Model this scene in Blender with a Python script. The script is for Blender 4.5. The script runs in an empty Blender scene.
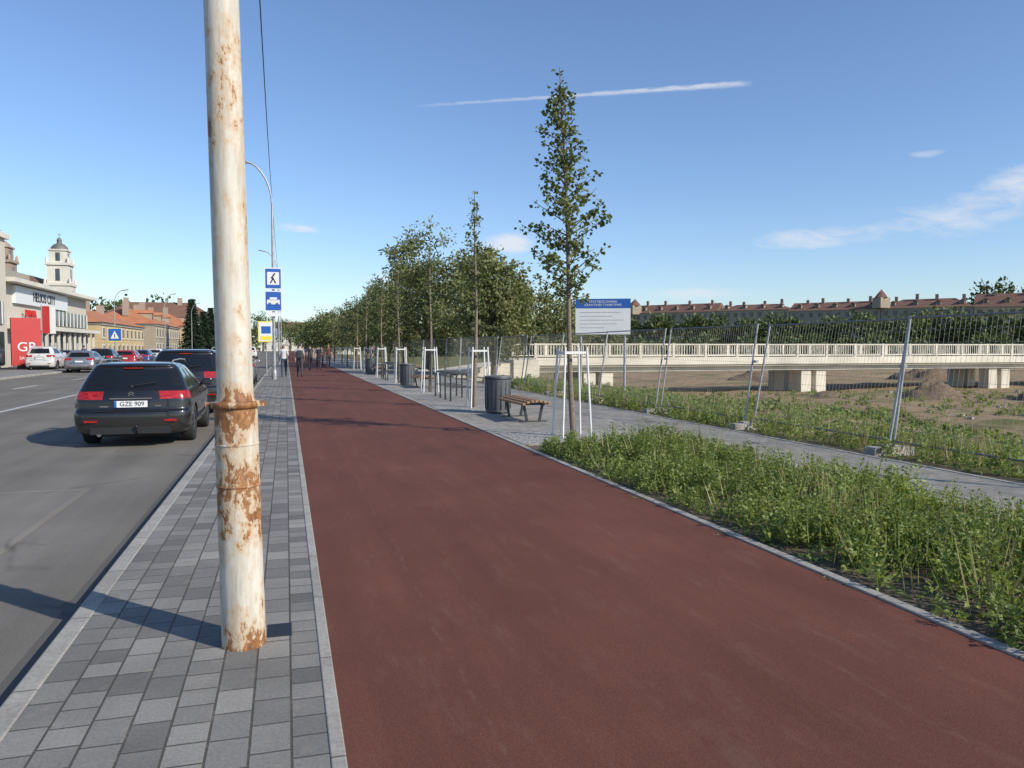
import bpy, bmesh, math, random
import numpy as np
from mathutils import Vector, Matrix, noise as mnoise
R=math.radians
rng=np.random.default_rng(7); random.seed(7)
scene=bpy.context.scene
COL=scene.collection
scene.view_settings.view_transform='Standard'
scene.view_settings.look='None'
scene.view_settings.exposure=0

# ---------------------------------------------------------------- materials
class NT:
    def __init__(s,tree): s.t=tree; s.n=tree.nodes; s.l=tree.links
    def node(s,typ,**kw):
        nd=s.n.new(typ)
        for k,v in kw.items(): setattr(nd,k,v)
        return nd
    def put(s,sock,val):
        if isinstance(val,bpy.types.NodeSocket): s.l.new(val,sock)
        elif val is not None:
            if hasattr(sock.default_value,'__len__') and not hasattr(val,'__len__'): val=[val]*len(sock.default_value)
            if hasattr(sock.default_value,'__len__') and len(sock.default_value)==4 and len(val)==3: val=(*val,1)
            sock.default_value=val
    def math(s,op,a,b=None,c=None,clamp=False):
        nd=s.node('ShaderNodeMath',operation=op,use_clamp=clamp)
        s.put(nd.inputs[0],a)
        if b is not None: s.put(nd.inputs[1],b)
        if c is not None: s.put(nd.inputs[2],c)
        return nd.outputs[0]
    def pos(s):
        return s.node('ShaderNodeNewGeometry').outputs['Position']
    def obj(s):
        return s.node('ShaderNodeTexCoord').outputs['Object']
    def mapping(s,vec,scale=(1,1,1),loc=(0,0,0),rot=(0,0,0)):
        nd=s.node('ShaderNodeMapping'); s.put(nd.inputs['Vector'],vec)
        nd.inputs['Scale'].default_value=scale; nd.inputs['Location'].default_value=loc; nd.inputs['Rotation'].default_value=rot
        return nd.outputs[0]
    def noise(s,vec,scale,detail=3,rough=.55,dist=0):
        nd=s.node('ShaderNodeTexNoise'); s.put(nd.inputs['Vector'],vec)
        nd.inputs['Scale'].default_value=scale; nd.inputs['Detail'].default_value=detail
        nd.inputs['Roughness'].default_value=rough; nd.inputs['Distortion'].default_value=dist
        return nd.outputs['Fac']
    def ramp(s,fac,stops,interp='LINEAR'):
        nd=s.node('ShaderNodeValToRGB'); s.put(nd.inputs[0],fac); cr=nd.color_ramp; cr.interpolation=interp
        while len(cr.elements)<len(stops): cr.elements.new(.5)
        for e,(p,c) in zip(cr.elements,stops):
            e.position=p
            if not hasattr(c,'__len__'): c=(c,c,c)
            e.color=(*c[:3],1)
        return nd.outputs[0]
    def mix(s,fac,a,b,mode='MIX'):
        nd=s.node('ShaderNodeMix',data_type='RGBA',blend_type=mode)
        s.put(nd.inputs[0],fac); s.put(nd.inputs[6],a); s.put(nd.inputs[7],b)
        return nd.outputs[2]
    def bump(s,h,strength=.3,dist=.01):
        nd=s.node('ShaderNodeBump'); s.put(nd.inputs['Height'],h)
        nd.inputs['Strength'].default_value=strength; nd.inputs['Distance'].default_value=dist
        return nd.outputs[0]
    def sep(s,v):
        nd=s.node('ShaderNodeSeparateXYZ'); s.put(nd.inputs[0],v); return nd.outputs
    def comb(s,x,y,z):
        nd=s.node('ShaderNodeCombineXYZ')
        for i,q in enumerate((x,y,z)): s.put(nd.inputs[i],q)
        return nd.outputs[0]

def mk(name):
    m=bpy.data.materials.new(name); m.use_nodes=True
    nt=NT(m.node_tree); b=nt.n['Principled BSDF']
    return m,nt,b
def simple(name,col,rough=.6,metal=0,var=.15,scale=8,bump=0,coat=0,spec=None):
    m,nt,b=mk(name)
    n=nt.noise(nt.obj(),scale,4)
    c1=[c*(1-var) for c in col]; c2=[min(1,c*(1+var)) for c in col]
    nt.put(b.inputs['Base Color'],nt.ramp(n,[(.3,c1),(.7,c2)]))
    b.inputs['Roughness'].default_value=rough; b.inputs['Metallic'].default_value=metal
    b.inputs['Coat Weight'].default_value=coat
    if spec is not None: b.inputs['Specular IOR Level'].default_value=spec
    if bump: nt.put(b.inputs['Normal'],nt.bump(nt.noise(nt.obj(),scale*8,3),bump))
    return m
def leafmat(name,dark,light,transl=.25,vscale=1.2):
    m,nt,b=mk(name)
    g=nt.node('ShaderNodeNewGeometry')
    r=g.outputs['Random Per Island']
    n=nt.noise(g.outputs['Position'],vscale,2)
    f=nt.math('MULTIPLY_ADD',r,.55,nt.math('MULTIPLY',nt.math('SUBTRACT',n,.25),.9),clamp=True)
    mid=[(a+c)/2 for a,c in zip(dark,light)]
    col=nt.ramp(f,[(.1,dark),(.5,mid),(.9,light)])
    nt.put(b.inputs['Base Color'],col); b.inputs['Roughness'].default_value=.55
    b.inputs['Specular IOR Level'].default_value=.3
    tr=nt.node('ShaderNodeBsdfTranslucent'); 
    nt.put(tr.inputs[0],nt.mix(1,col,(1.5,1.5,.7),'MULTIPLY'))
    ms=nt.node('ShaderNodeMixShader'); ms.inputs[0].default_value=transl
    nt.l.new(b.outputs[0],ms.inputs[1]); nt.l.new(tr.outputs[0],ms.inputs[2])
    nt.l.new(ms.outputs[0],nt.n['Material Output'].inputs[0])
    return m

def m_pavers(name,w,rowh,c1,c2,mortar,swap=True,msize=.006,tint=(1,1,1)):
    m,nt,b=mk(name); p=nt.pos(); x=nt.sep(p)
    v=nt.comb(x[1],x[0],0) if swap else nt.comb(x[0],x[1],0)
    br=nt.node('ShaderNodeTexBrick'); nt.put(br.inputs['Vector'],v)
    br.offset=.37; br.offset_frequency=2; br.squash=.72; br.squash_frequency=3
    nt.put(br.inputs['Color1'],c1); nt.put(br.inputs['Color2'],c2); nt.put(br.inputs['Mortar'],mortar)
    br.inputs['Scale'].default_value=1; br.inputs['Mortar Size'].default_value=msize; br.inputs['Mortar Smooth'].default_value=.3
    br.inputs['Bias'].default_value=0; br.inputs['Brick Width'].default_value=w; br.inputs['Row Height'].default_value=rowh
    n1=nt.noise(p,60,3); n2=nt.noise(p,1.1,4); n3=nt.noise(p,220,2)
    c=nt.mix(1,br.outputs['Color'],nt.ramp(n1,[(.3,.82),(.7,1.14)]),'MULTIPLY')
    c=nt.mix(1,c,nt.ramp(n2,[(.3,.78),(.7,1.16)]),'MULTIPLY')
    c=nt.mix(1,c,nt.ramp(n3,[(.3,.78),(.7,1.22)]),'MULTIPLY')
    st=nt.ramp(nt.noise(p,3.2,5,.7),[(.60,0),(.72,1)])
    c=nt.mix(nt.math('MULTIPLY',st,.4),c,(.12,.11,.09))
    sand=nt.ramp(nt.noise(p,7,6,.75),[(.55,0),(.75,1)])
    c=nt.mix(nt.math('MULTIPLY',sand,.4),c,(.35,.31,.25))
    nt.put(b.inputs['Base Color'],c); b.inputs['Roughness'].default_value=.85
    h=nt.math('ADD',nt.math('MULTIPLY',br.outputs['Fac'],-1),nt.math('MULTIPLY',n3,.35))
    nt.put(b.inputs['Normal'],nt.bump(h,.7,.007))
    return m

M={}
M['pavers']=m_pavers('grey_pavers',.24,.163,(.135,.130,.120),(.285,.272,.245),(.075,.068,.055),msize=.006)
M['pavers2']=m_pavers('footpath_pavers',.2,.1,(.25,.235,.205),(.34,.315,.275),(.13,.12,.10),msize=.004)
M['pavers3']=m_pavers('far_pavement',.4,.4,(.2,.2,.19),(.27,.26,.25),(.1,.1,.09))
m,nt,b=mk('kerb_concrete'); p=nt.pos(); x=nt.sep(p)
br=nt.node('ShaderNodeTexBrick'); nt.put(br.inputs['Vector'],nt.comb(x[1],.5,0)); br.offset=0
for k,v in (('Color1',(.34,.32,.285)),('Color2',(.40,.38,.34)),('Mortar',(.12,.11,.1))): nt.put(br.inputs[k],v)
br.inputs['Scale'].default_value=1; br.inputs['Mortar Size'].default_value=.006; br.inputs['Brick Width'].default_value=1.0; br.inputs['Row Height'].default_value=8
c=nt.mix(1,br.outputs['Color'],nt.ramp(nt.noise(p,40,4),[(.3,.8),(.7,1.1)]),'MULTIPLY')
c=nt.mix(1,c,nt.ramp(nt.noise(p,2.2,5,.7),[(.3,.72),(.65,1.05)]),'MULTIPLY')
nt.put(b.inputs['Base Color'],c); b.inputs['Roughness'].default_value=.9
nt.put(b.inputs['Normal'],nt.bump(nt.noise(p,150,3),.3,.004)); M['kerb']=m
# red path
m,nt,b=mk('red_asphalt'); p=nt.pos()
n1=nt.noise(p,160,3,.7); n2=nt.noise(p,.55,5,.6); n3=nt.noise(nt.mapping(p,(1.6,.12,1)),2.2,4,.6); n4=nt.noise(p,420,2)
c=nt.ramp(n1,[(.25,(.082,.030,.020)),(.5,(.138,.050,.034)),(.78,(.205,.084,.059))])
c=nt.mix(1,c,nt.ramp(n2,[(.3,.84),(.7,1.14)]),'MULTIPLY')
c=nt.mix(1,c,nt.ramp(n3,[(.3,.88),(.7,1.1)]),'MULTIPLY')
c=nt.mix(1,c,nt.ramp(n4,[(.3,.68),(.7,1.3)]),'MULTIPLY')
dust=nt.ramp(nt.noise(nt.mapping(p,(1,.25,1)),5,6,.75),[(.54,0),(.76,1)])
c=nt.mix(nt.math('MULTIPLY',dust,.17),c,(.3,.22,.16))
vo=nt.node('ShaderNodeTexVoronoi'); nt.put(vo.inputs['Vector'],p); vo.inputs['Scale'].default_value=14
sp=nt.ramp(vo.outputs['Distance'],[(.035,1),(.06,0)])
c=nt.mix(nt.math('MULTIPLY',sp,.5),c,(.05,.03,.025))
xs=nt.sep(p)
wob=nt.math('MULTIPLY',nt.noise(nt.comb(0,xs[1],0),.9,4),.25)
brk=nt.ramp(nt.noise(p,7,5,.7),[(.46,0),(.66,1)])
for xo,am,wd in ((.93,.16,.02),(1.7,.08,.03),(2.75,.10,.025)):
    ln=nt.math('ABSOLUTE',nt.math('SUBTRACT',nt.math('ADD',xs[0],wob),xo))
    sc=nt.math('MULTIPLY',nt.ramp(ln,[(.0,1),(wd,0)]),brk)
    c=nt.mix(nt.math('MULTIPLY',sc,am),c,(.38,.27,.20))
nt.put(b.inputs['Base Color'],c); b.inputs['Roughness'].default_value=.88; b.inputs['Specular IOR Level'].default_value=.25
nt.put(b.inputs['Normal'],nt.bump(nt.math('ADD',n1,n4),.5,.004)); M['red']=m
def asphalt(name,a,bc):
    m,nt,b=mk(name); p=nt.pos()
    n1=nt.noise(p,120,3,.7); n2=nt.noise(p,.35,5,.6); n3=nt.noise(nt.mapping(p,(1.2,.08,1)),1.4,4,.6)
    c=nt.ramp(n1,[(.25,a),(.75,bc)])
    c=nt.mix(1,c,nt.ramp(n2,[(.3,.8),(.7,1.15)]),'MULTIPLY')
    c=nt.mix(1,c,nt.ramp(n3,[(.3,.82),(.7,1.14)]),'MULTIPLY')
    oil=nt.ramp(nt.noise(p,1.7,4,.7),[(.64,0),(.74,1)])
    c=nt.mix(nt.math('MULTIPLY',oil,.4),c,(.05,.05,.05))
    cr=nt.node('ShaderNodeTexVoronoi',feature='DISTANCE_TO_EDGE'); 
    nt.put(cr.inputs['Vector'],nt.mix(.12,p,nt.node('ShaderNodeTexNoise').outputs['Color'])); cr.inputs['Scale'].default_value=.28
    ck=nt.math('MULTIPLY',nt.ramp(cr.outputs['Distance'],[(.002,1),(.006,0)]),nt.ramp(nt.noise(p,.5,3),[(.5,0),(.56,1)]))
    c=nt.mix(nt.math('MULTIPLY',ck,.7),c,(.05,.05,.045))
    nt.put(b.inputs['Base Color'],c); b.inputs['Roughness'].default_value=.88; b.inputs['Specular IOR Level'].default_value=.3
    nt.put(b.inputs['Normal'],nt.bump(n1,.5,.005)); return m
M['asph']=asphalt('road_asphalt',(.125,.115,.098),(.225,.208,.18))
M['asph2']=asphalt('asphalt_patch',(.14,.13,.112),(.245,.228,.20))
M['asph3']=asphalt('asphalt_dark',(.085,.082,.075),(.15,.143,.13))
M['seam']=asphalt('seam_dust',(.17,.157,.132),(.27,.25,.215))
m,nt,b=mk('road_paint'); p=nt.pos()
nt.put(b.inputs['Base Color'],nt.mix(nt.ramp(nt.noise(p,18,5,.7),[(.42,0),(.6,1)]),(.6,.6,.57),(.2,.2,.19))); b.inputs['Roughness'].default_value=.8; M['paint']=m
# site ground
m,nt,b=mk('site_ground'); p=nt.pos(); x=nt.sep(p)
dirt=nt.ramp(nt.noise(p,1.3,6,.7),[(.3,(.22,.15,.085)),(.55,(.34,.25,.155)),(.75,(.44,.34,.23))])
grass=nt.ramp(nt.noise(p,4,5,.75),[(.3,(.075,.088,.025)),(.6,(.155,.165,.058)),(.8,(.26,.22,.10))])
gm=nt.noise(nt.mapping(p,(.12,.3,1)),1,6,.7)
near=nt.ramp(nt.math('DIVIDE',x[0],60),[(.15,.14),(.22,.07),(.45,.0)])
far=nt.math('MULTIPLY',nt.math('GREATER_THAN',x[1],100),.25)
lft=nt.math('MULTIPLY',nt.math('LESS_THAN',x[0],8),.3)
f=nt.math('ADD',nt.math('ADD',gm,near),nt.math('ADD',far,lft))
c=nt.mix(nt.ramp(f,[(.50,0),(.64,.9)]),dirt,grass)
nt.put(b.inputs['Base Color'],c); b.inputs['Roughness'].default_value=.95; b.inputs['Specular IOR Level'].default_value=.1
nt.put(b.inputs['Normal'],nt.bump(nt.noise(p,9,5,.7),.7,.12)); M['ground']=m
m,nt,b=mk('soil'); p=nt.pos()
nt.put(b.inputs['Base Color'],nt.ramp(nt.noise(p,14,5,.75),[(.3,(.06,.048,.03)),(.6,(.14,.11,.07)),(.8,(.24,.19,.13))]))
nt.put(b.inputs['Normal'],nt.bump(nt.noise(p,40,5),.8,.03)); b.inputs['Roughness'].default_value=.95; M['soil']=m
m,nt,b=mk('white_gravel'); p=nt.pos()
vo=nt.node('ShaderNodeTexVoronoi'); nt.put(vo.inputs['Vector'],p); vo.inputs['Scale'].default_value=28
c=nt.mix(1,nt.ramp(nt.sep(vo.outputs['Color'])[0],[(0,(.35,.34,.31)),(1,(.72,.70,.64))]),nt.ramp(vo.outputs['Distance'],[(.2,1),(.6,.35)]),'MULTIPLY')
nt.put(b.inputs['Base Color'],c); nt.put(b.inputs['Normal'],nt.bump(vo.outputs['Distance'],-1,.02)); b.inputs['Roughness'].default_value=.9; M['gravel']=m
# rusty pole
m,nt,b=mk('rusty_painted_steel'); o=nt.obj(); x=nt.sep(o)
big=nt.noise(nt.mapping(o,(1,1,.6)),6.5,6,.72,.3); fine=nt.noise(nt.mapping(o,(1,1,.45)),34,5,.7); med=nt.noise(nt.mapping(o,(1,1,.6),(3,1,2)),19,5,.7)
prof=nt.ramp(nt.math('DIVIDE',x[2],4),[(0,.12),(.05,.05),(.12,.0),(.15,.09),(.20,.12),(.27,.07),(.325,.14),(.345,.06),(.36,.01),(.62,.02),(.70,.09),(.8,.04),(1,.02)])
f=nt.math('ADD',nt.math('ADD',nt.math('MULTIPLY',big,.5),nt.math('MULTIPLY',med,.32)),nt.math('ADD',nt.math('MULTIPLY',fine,.22),prof))
paint=nt.ramp(nt.noise(nt.mapping(o,(1,1,.12)),16,6,.7),[(.3,(.36,.32,.25)),(.5,(.53,.495,.42)),(.7,(.64,.61,.54))])
rust=nt.ramp(fine,[(.3,(.085,.033,.014)),(.55,(.26,.11,.035)),(.75,(.43,.22,.085))])
stain=nt.mix(nt.ramp(f,[(.53,0),(.62,.7)]),paint,(.48,.31,.16))
c=nt.mix(nt.ramp(f,[(.62,0),(.645,1)]),stain,rust)
nt.put(b.inputs['Base Color'],c); b.inputs['Roughness'].default_value=.62
nt.put(b.inputs['Normal'],nt.bump(nt.math('ADD',nt.ramp(f,[(.6,.6),(.65,0)]),nt.math('MULTIPLY',fine,.4)),.55,.006)); M['rusty']=m

M['galv']=simple('galvanised_steel',(.36,.365,.37),.5,.5,.2,5)
M['fence']=simple('fence_steel',(.20,.205,.21),.55,.4,.25,5)
M['dsteel']=simple('dark_steel',(.045,.048,.052),.45,.3,.2,6)
M['bin']=simple('bin_steel',(.13,.14,.15),.5,.3,.15,6)
M['white']=simple('white_paint',(.68,.68,.66),.5,0,.08,4)
M['black']=simple('black_plastic',(.015,.015,.016),.55,0,.2,10)
M['tyre']=simple('tyre_rubber',(.02,.02,.02),.85,0,.2,20)
M['rim']=simple('alloy',(.45,.46,.47),.3,.9,.1,10)
M['concrete']=simple('concrete',(.36,.34,.31),.9,0,.2,2.5,.3)
M['bridge']=simple('bridge_concrete',(.64,.59,.49),.85,0,.16,.5,.2)
m,nt,b=mk('wood_slats'); o=nt.obj()
nt.put(b.inputs['Base Color'],nt.ramp(nt.noise(nt.mapping(o,(30,2,30)),1.5,4),[(.3,(.18,.10,.045)),(.7,(.38,.23,.12))])); b.inputs['Roughness'].default_value=.6; M['wood']=m
M['barkY']=simple('young_bark',(.19,.155,.115),.9,0,.3,25,.4)
M['bark']=simple('bark',(.12,.10,.075),.95,0,.3,6,.4)
M['blue']=simple('sign_blue',(.02,.10,.38),.4,0,.05,3)
M['signw']=simple('sign_white',(.68,.69,.70),.4,0,.04,3)
M['yellow']=simple('sign_yellow',(.75,.62,.03),.4,0,.05,3)
M['redsign']=simple('sign_red',(.42,.03,.03),.45,0,.06,1)
M['letred']=simple('letter_red',(.5,.02,.02),.5)
M['chrome']=simple('chrome',(.7,.7,.7),.12,1,.03)
m,nt,b=mk('car_glass'); b.inputs['Base Color'].default_value=(.008,.01,.011,1); b.inputs['Roughness'].default_value=.04
b.inputs['Specular IOR Level'].default_value=.7; M['cglass']=m
m,nt,b=mk('tail_light'); o=nt.obj()
wv=nt.noise(nt.mapping(o,(4,4,40)),3,2)
nt.put(b.inputs['Base Color'],nt.ramp(wv,[(.35,(.16,.004,.004)),(.65,(.5,.02,.015))])); b.inputs['Roughness'].default_value=.12; b.inputs['Coat Weight'].default_value=.6; M['tail']=m
def carpaint(name,col,metal=.4):
    m,nt,b=mk(name); o=nt.obj(); z=nt.sep(o)[2]
    d=nt.math('MULTIPLY',nt.ramp(z,[(.15,1),(.6,.05)]),nt.noise(o,7,5,.7))
    nt.put(b.inputs['Base Color'],nt.mix(nt.math('MULTIPLY',d,.7),col,(.16,.14,.12)))
    nt.put(b.inputs['Roughness'],nt.math('MULTIPLY_ADD',nt.noise(o,5,5),.25,.18))
    b.inputs['Metallic'].default_value=metal; b.inputs['Coat Weight'].default_value=.8; b.inputs['Coat Roughness'].default_value=.05
    return m
m,nt,b=mk('window_glass'); p=nt.pos()
nt.put(b.inputs['Base Color'],nt.ramp(nt.noise(p,.35,3),[(.35,(.02,.025,.03)),(.65,(.07,.08,.09))])); b.inputs['Roughness'].default_value=.08; M['win']=m
def rooftile(name,a,bc):
    m,nt,b=mk(name); p=nt.pos(); 
    c=nt.ramp(nt.noise(p,.6,6,.7),[(.3,a),(.7,bc)])
    wv=nt.node('ShaderNodeTexWave',bands_direction='Z'); nt.put(wv.inputs['Vector'],p); wv.inputs['Scale'].default_value=1.6
    c=nt.mix(1,c,nt.ramp(wv.outputs['Fac'],[(0,.75),(.5,1.05)]),'MULTIPLY')
    nt.put(b.inputs['Base Color'],c); b.inputs['Roughness'].default_value=.85; return m
M['roofO']=rooftile('orange_tiles',(.36,.135,.06),(.50,.21,.105))
M['roofR']=rooftile('red_brown_tiles',(.14,.075,.053),(.22,.115,.082))
def plaster(name,col,var=.12):
    m,nt,b=mk(name); p=nt.pos()
    c=nt.ramp(nt.noise(nt.mapping(p,(1,1,.35)),.5,6,.65),[(.3,[q*(1-var) for q in col]),(.7,[q*(1+var) for q in col])])
    c=nt.mix(1,c,nt.ramp(nt.noise(p,6,4),[(.3,.93),(.7,1.05)]),'MULTIPLY')
    nt.put(b.inputs['Base Color'],c); b.inputs['Roughness'].default_value=.9; return m
M['plY']=plaster('yellow_plaster',(.50,.39,.22)); M['plB']=plaster('beige_plaster',(.34,.29,.215)); M['plG']=plaster('grey_plaster',(.28,.26,.215))
M['plW']=plaster('white_plaster',(.60,.57,.50)); M['plP']=plaster('pink_stone',(.34,.26,.21)); M['panel']=plaster('facade_panel',(.54,.50,.42),.05)
M['trimB']=plaster('trim_beige',(.38,.33,.26))
M['dome']=simple('dome_metal',(.16,.15,.14),.6,.2)
M['gold']=simple('gold',(.6,.4,.1),.3,1)
M['leafL']=leafmat('linden_leaves',(.05,.072,.02),(.18,.21,.065),.3,1.5)
M['leafW']=leafmat('willow_leaves',(.075,.092,.038),(.27,.285,.125),.28,.35)
M['leafD']=leafmat('distant_leaves',(.045,.065,.022),(.15,.19,.065),.15,.06)
M['leafS']=leafmat('spruce_needles',(.012,.024,.013),(.035,.058,.03),.05,.8)
M['weed']=leafmat('weed_leaves',(.085,.125,.028),(.31,.37,.12),.32,.9)
M['dryw']=leafmat('dry_stalks',(.18,.15,.07),(.42,.36,.19),.2,2)

# ---------------------------------------------------------------- mesh helpers
class MB:
    def __init__(s): s.v=[];s.f=[];s.m=[];s.s=[]
    def add(s,vs,fs,mat,smooth=False):
        o=len(s.v); s.v+= [tuple(v) for v in vs]
        for f in fs: s.f.append(tuple(i+o for i in f)); s.m.append(mat); s.s.append(smooth)
        return s
    def box(s,c,d,mat,rot=None):
        hx,hy,hz=d[0]/2,d[1]/2,d[2]/2
        vs=[Vector((x,y,z)) for z in(-hz,hz) for y in(-hy,hy) for x in(-hx,hx)]
        if rot is not None: vs=[rot@v for v in vs]
        vs=[v+Vector(c) for v in vs]
        return s.add(vs,[(0,2,3,1),(4,5,7,6),(0,1,5,4),(2,6,7,3),(0,4,6,2),(1,3,7,5)],mat)
    def bx(s,x0,x1,y0,y1,z0,z1,mat): return s.box(((x0+x1)/2,(y0+y1)/2,(z0+z1)/2),(x1-x0,y1-y0,z1-z0),mat)
    def tube(s,pts,rad,mat,n=8,cap=True,smooth=True):
        pts=[Vector(p) for p in pts]
        if not hasattr(rad,'__len__'): rad=[rad]*len(pts)
        vs=[];fs=[]
        for i,p in enumerate(pts):
            t=(pts[min(i+1,len(pts)-1)]-pts[max(i-1,0)]).normalized()
            a=Vector((0,0,1)) if abs(t.z)<.95 else Vector((1,0,0))
            u=t.cross(a).normalized(); w=u.cross(t).normalized()
            if i and u.dot(pu)<0: u=-u;w=-w
            pu=u
            for k in range(n):
                an=2*math.pi*k/n; vs.append(p+(u*math.cos(an)+w*math.sin(an))*rad[i])
        for i in range(len(pts)-1):
            for k in range(n):
                fs.append((i*n+k,i*n+(k+1)%n,(i+1)*n+(k+1)%n,(i+1)*n+k))
        s.add(vs,fs,mat,smooth)
        if cap:
            o=len(pts)-1
            s.add(vs[:n],[tuple(range(n))[::-1]],mat); s.add(vs[o*n:],[tuple(range(n))],mat)
        return s
    def lathe(s,prof,mat,c=(0,0,0),n=20,axis='z',smooth=True):
        vs=[];fs=[]
        for r,z in prof:
            for k in range(n):
                a=2*math.pi*k/n
                q=(r*math.cos(a),r*math.sin(a),z)
                if axis=='x': q=(z,r*math.cos(a),r*math.sin(a))
                if axis=='y': q=(r*math.cos(a),z,r*math.sin(a))
                vs.append((q[0]+c[0],q[1]+c[1],q[2]+c[2]))
        for i in range(len(prof)-1):
            for k in range(n): fs.append((i*n+k,i*n+(k+1)%n,(i+1)*n+(k+1)%n,(i+1)*n+k))
        return s.add(vs,fs,mat,smooth)
    def build(s,name,parent=None,bevel=0,fix=False):
        me=bpy.data.meshes.new(name); me.from_pydata(s.v,[],s.f)
        mats=[]
        for m in s.m:
            if m not in mats: mats.append(m)
        for m in mats: me.materials.append(m)
        me.polygons.foreach_set('material_index',[mats.index(m) for m in s.m])
        me.polygons.foreach_set('use_smooth',s.s)
        me.update()
        if fix:
            bm=bmesh.new(); bm.from_mesh(me); bmesh.ops.recalc_face_normals(bm,faces=bm.faces); bm.to_mesh(me); bm.free()
        ob=bpy.data.objects.new(name,me); COL.objects.link(ob)
        if parent: ob.parent=parent
        if bevel:
            md=ob.modifiers.new('bevel','BEVEL'); md.width=bevel; md.segments=2; md.limit_method='ANGLE'
        return ob
def group(name,loc=(0,0,0),rz=0,rot=None):
    e=bpy.data.objects.new(name,None); e.empty_display_size=.3; COL.objects.link(e); e.location=loc
    e.rotation_euler=rot if rot else (0,0,rz); return e
def text(name,s,size,loc,rot,mat,parent=None,ext=.005,align='CENTER'):
    cu=bpy.data.curves.new(name,'FONT'); cu.body=s; cu.size=size; cu.extrude=ext; cu.align_x=align; cu.align_y='CENTER'
    cu.materials.append(mat); o=bpy.data.objects.new(name,cu); COL.objects.link(o); o.location=loc; o.rotation_euler=rot
    if parent:o.parent=parent
    return o
def leaves(name,P,D,L,W,mat,parent=None,fold=.25):
    P=np.asarray(P,float); D=np.asarray(D,float); n=len(P)
    D=D/np.linalg.norm(D,axis=1,keepdims=True)
    rv=rng.normal(size=(n,3)); S=np.cross(D,rv); S/=np.linalg.norm(S,axis=1,keepdims=True)+1e-9
    N=np.cross(S,D)
    L=np.broadcast_to(np.asarray(L,float),(n,))[:,None]; W=np.broadcast_to(np.asarray(W,float),(n,))[:,None]
    v=np.empty((n,4,3)); v[:,0]=P; v[:,1]=P+D*L*.45+S*W*.5+N*W*fold; v[:,2]=P+D*L; v[:,3]=P+D*L*.45-S*W*.5+N*W*fold
    me=bpy.data.meshes.new(name); me.vertices.add(n*4); me.vertices.foreach_set('co',v.ravel())
    idx=np.arange(n)[:,None]*4+np.array([[0,1,2,0,2,3]]); me.loops.add(n*6); me.loops.foreach_set('vertex_index',idx.ravel().astype(np.int32))
    me.polygons.add(n*2); me.polygons.foreach_set('loop_start',(np.arange(n*2)*3).astype(np.int32))
    me.materials.append(mat); me.update(calc_edges=True); me.validate()
    ob=bpy.data.objects.new(name,me); COL.objects.link(ob)
    if parent: ob.parent=parent
    return ob

# ---------------------------------------------------------------- terrain
def gz(x,y):
    if x<8.55: return -.17
    def sm(a,b,t): t=max(0,min(1,(t-a)/(b-a))); return t*t*(3-2*t)
    z=-.17+.13*sm(8.55,8.75,x) -.35*sm(9.6,13,x)-1.15*sm(13,25,x)
    amp=sm(9.5,16,x)*(1-sm(90,120,y))
    z+=amp*(.25*mnoise.noise(Vector((x*.12,y*.12,0)))+.15*mnoise.noise(Vector((x*.5,y*.5,3))))
    return z
xs=[-2500,-900,-400,-200,-100,-50,-30,-18,0,8.5,8.6,8.75,9.2]+[9.6+i*.8 for i in range(80)]+[76,80,88,100,130,180,260,400,900,2500]
ys=[-60,-20,-5]+[i*1.0 for i in range(-4,90)]+[92,96,102,110,125,150,200,300,450,900,3000]
V=[(x,y,gz(x,y)) for y in ys for x in xs]; nx=len(xs)
F=[(j*nx+i,j*nx+i+1,(j+1)*nx+i+1,(j+1)*nx+i) for j in range(len(ys)-1) for i in range(nx-1)]
MB().add(V,F,M['ground'],True).build('ground')

Y0,Y1=-8,420
MB().bx(-14.3,-1.245,Y0,Y1,-.3,-.12,M['asph']).build('road')
MB().bx(-1.245,-1.13,Y0,Y1,-.3,.004,M['kerb']).build('road_kerb',bevel=.012)
MB().bx(-1.13,.145,Y0,Y1,-.3,0,M['pavers']).build('pavement')
MB().bx(.145,.205,Y0,Y1,-.3,.006,M['kerb']).build('path_edging',bevel=.006)
MB().bx(.205,3.60,Y0,Y1,-.3,-.002,M['red']).build('red_cycle_path')
MB().bx(3.60,3.68,Y0,Y1,-.3,.012,M['kerb']).build('path_edging',bevel=.006)
MB().bx(3.68,6.42,Y0,12.0,-.3,-.02,M['soil']).build('planting_bed')
MB().bx(6.42,6.50,Y0,12.0,-.3,.01,M['kerb']).build('path_edging',bevel=.006)
MB().bx(6.50,8.15,Y0,12.0,-.3,0,M['pavers2']).build('footpath')
MB().bx(3.68,8.15,12.0,Y1,-.3,0,M['pavers2']).build('footpath')
MB().bx(8.15,8.23,Y0,Y1,-.3,.01,M['kerb']).build('path_edging',bevel=.006)
MB().bx(8.23,8.7,Y0,Y1,-.3,-.03,M['soil']).build('verge')
MB().bx(-14.45,-14.3,Y0,Y1,-.3,.0,M['kerb']).build('road_kerb',bevel=.012)
MB().bx(-18.5,-14.45,Y0,Y1,-.3,-.004,M['pavers3']).build('pavement')
MB().bx(-60,-18.5,20,104,-.3,-.03,M['asph3']).build('car_park_ground')
g=MB(); g.bx(-6.3,-2.34,5.2,10.3,-.2,-.116,M['asph2']); g.build('road_patch')
g=MB(); g.bx(-2.36,-2.30,6.3,10.35,-.2,-.112,M['seam']); g.bx(-6.3,-2.30,10.30,10.35,-.2,-.1125,M['seam']); g.build('road_seam')
g=MB(); g.bx(-3.0,-1.25,22.4,34,-.2,-.116,M['asph3']); g.bx(-1.42,-1.25,-2,22,-.2,-.1162,M['asph3']); g.build('road_patch')  # wide box: dark patch; narrow strip: kerb shadow put into darker asphalt colour
g=MB()
g.bx(-7.35,-7.22,15,400,-.2,-.114,M['paint'])
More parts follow.
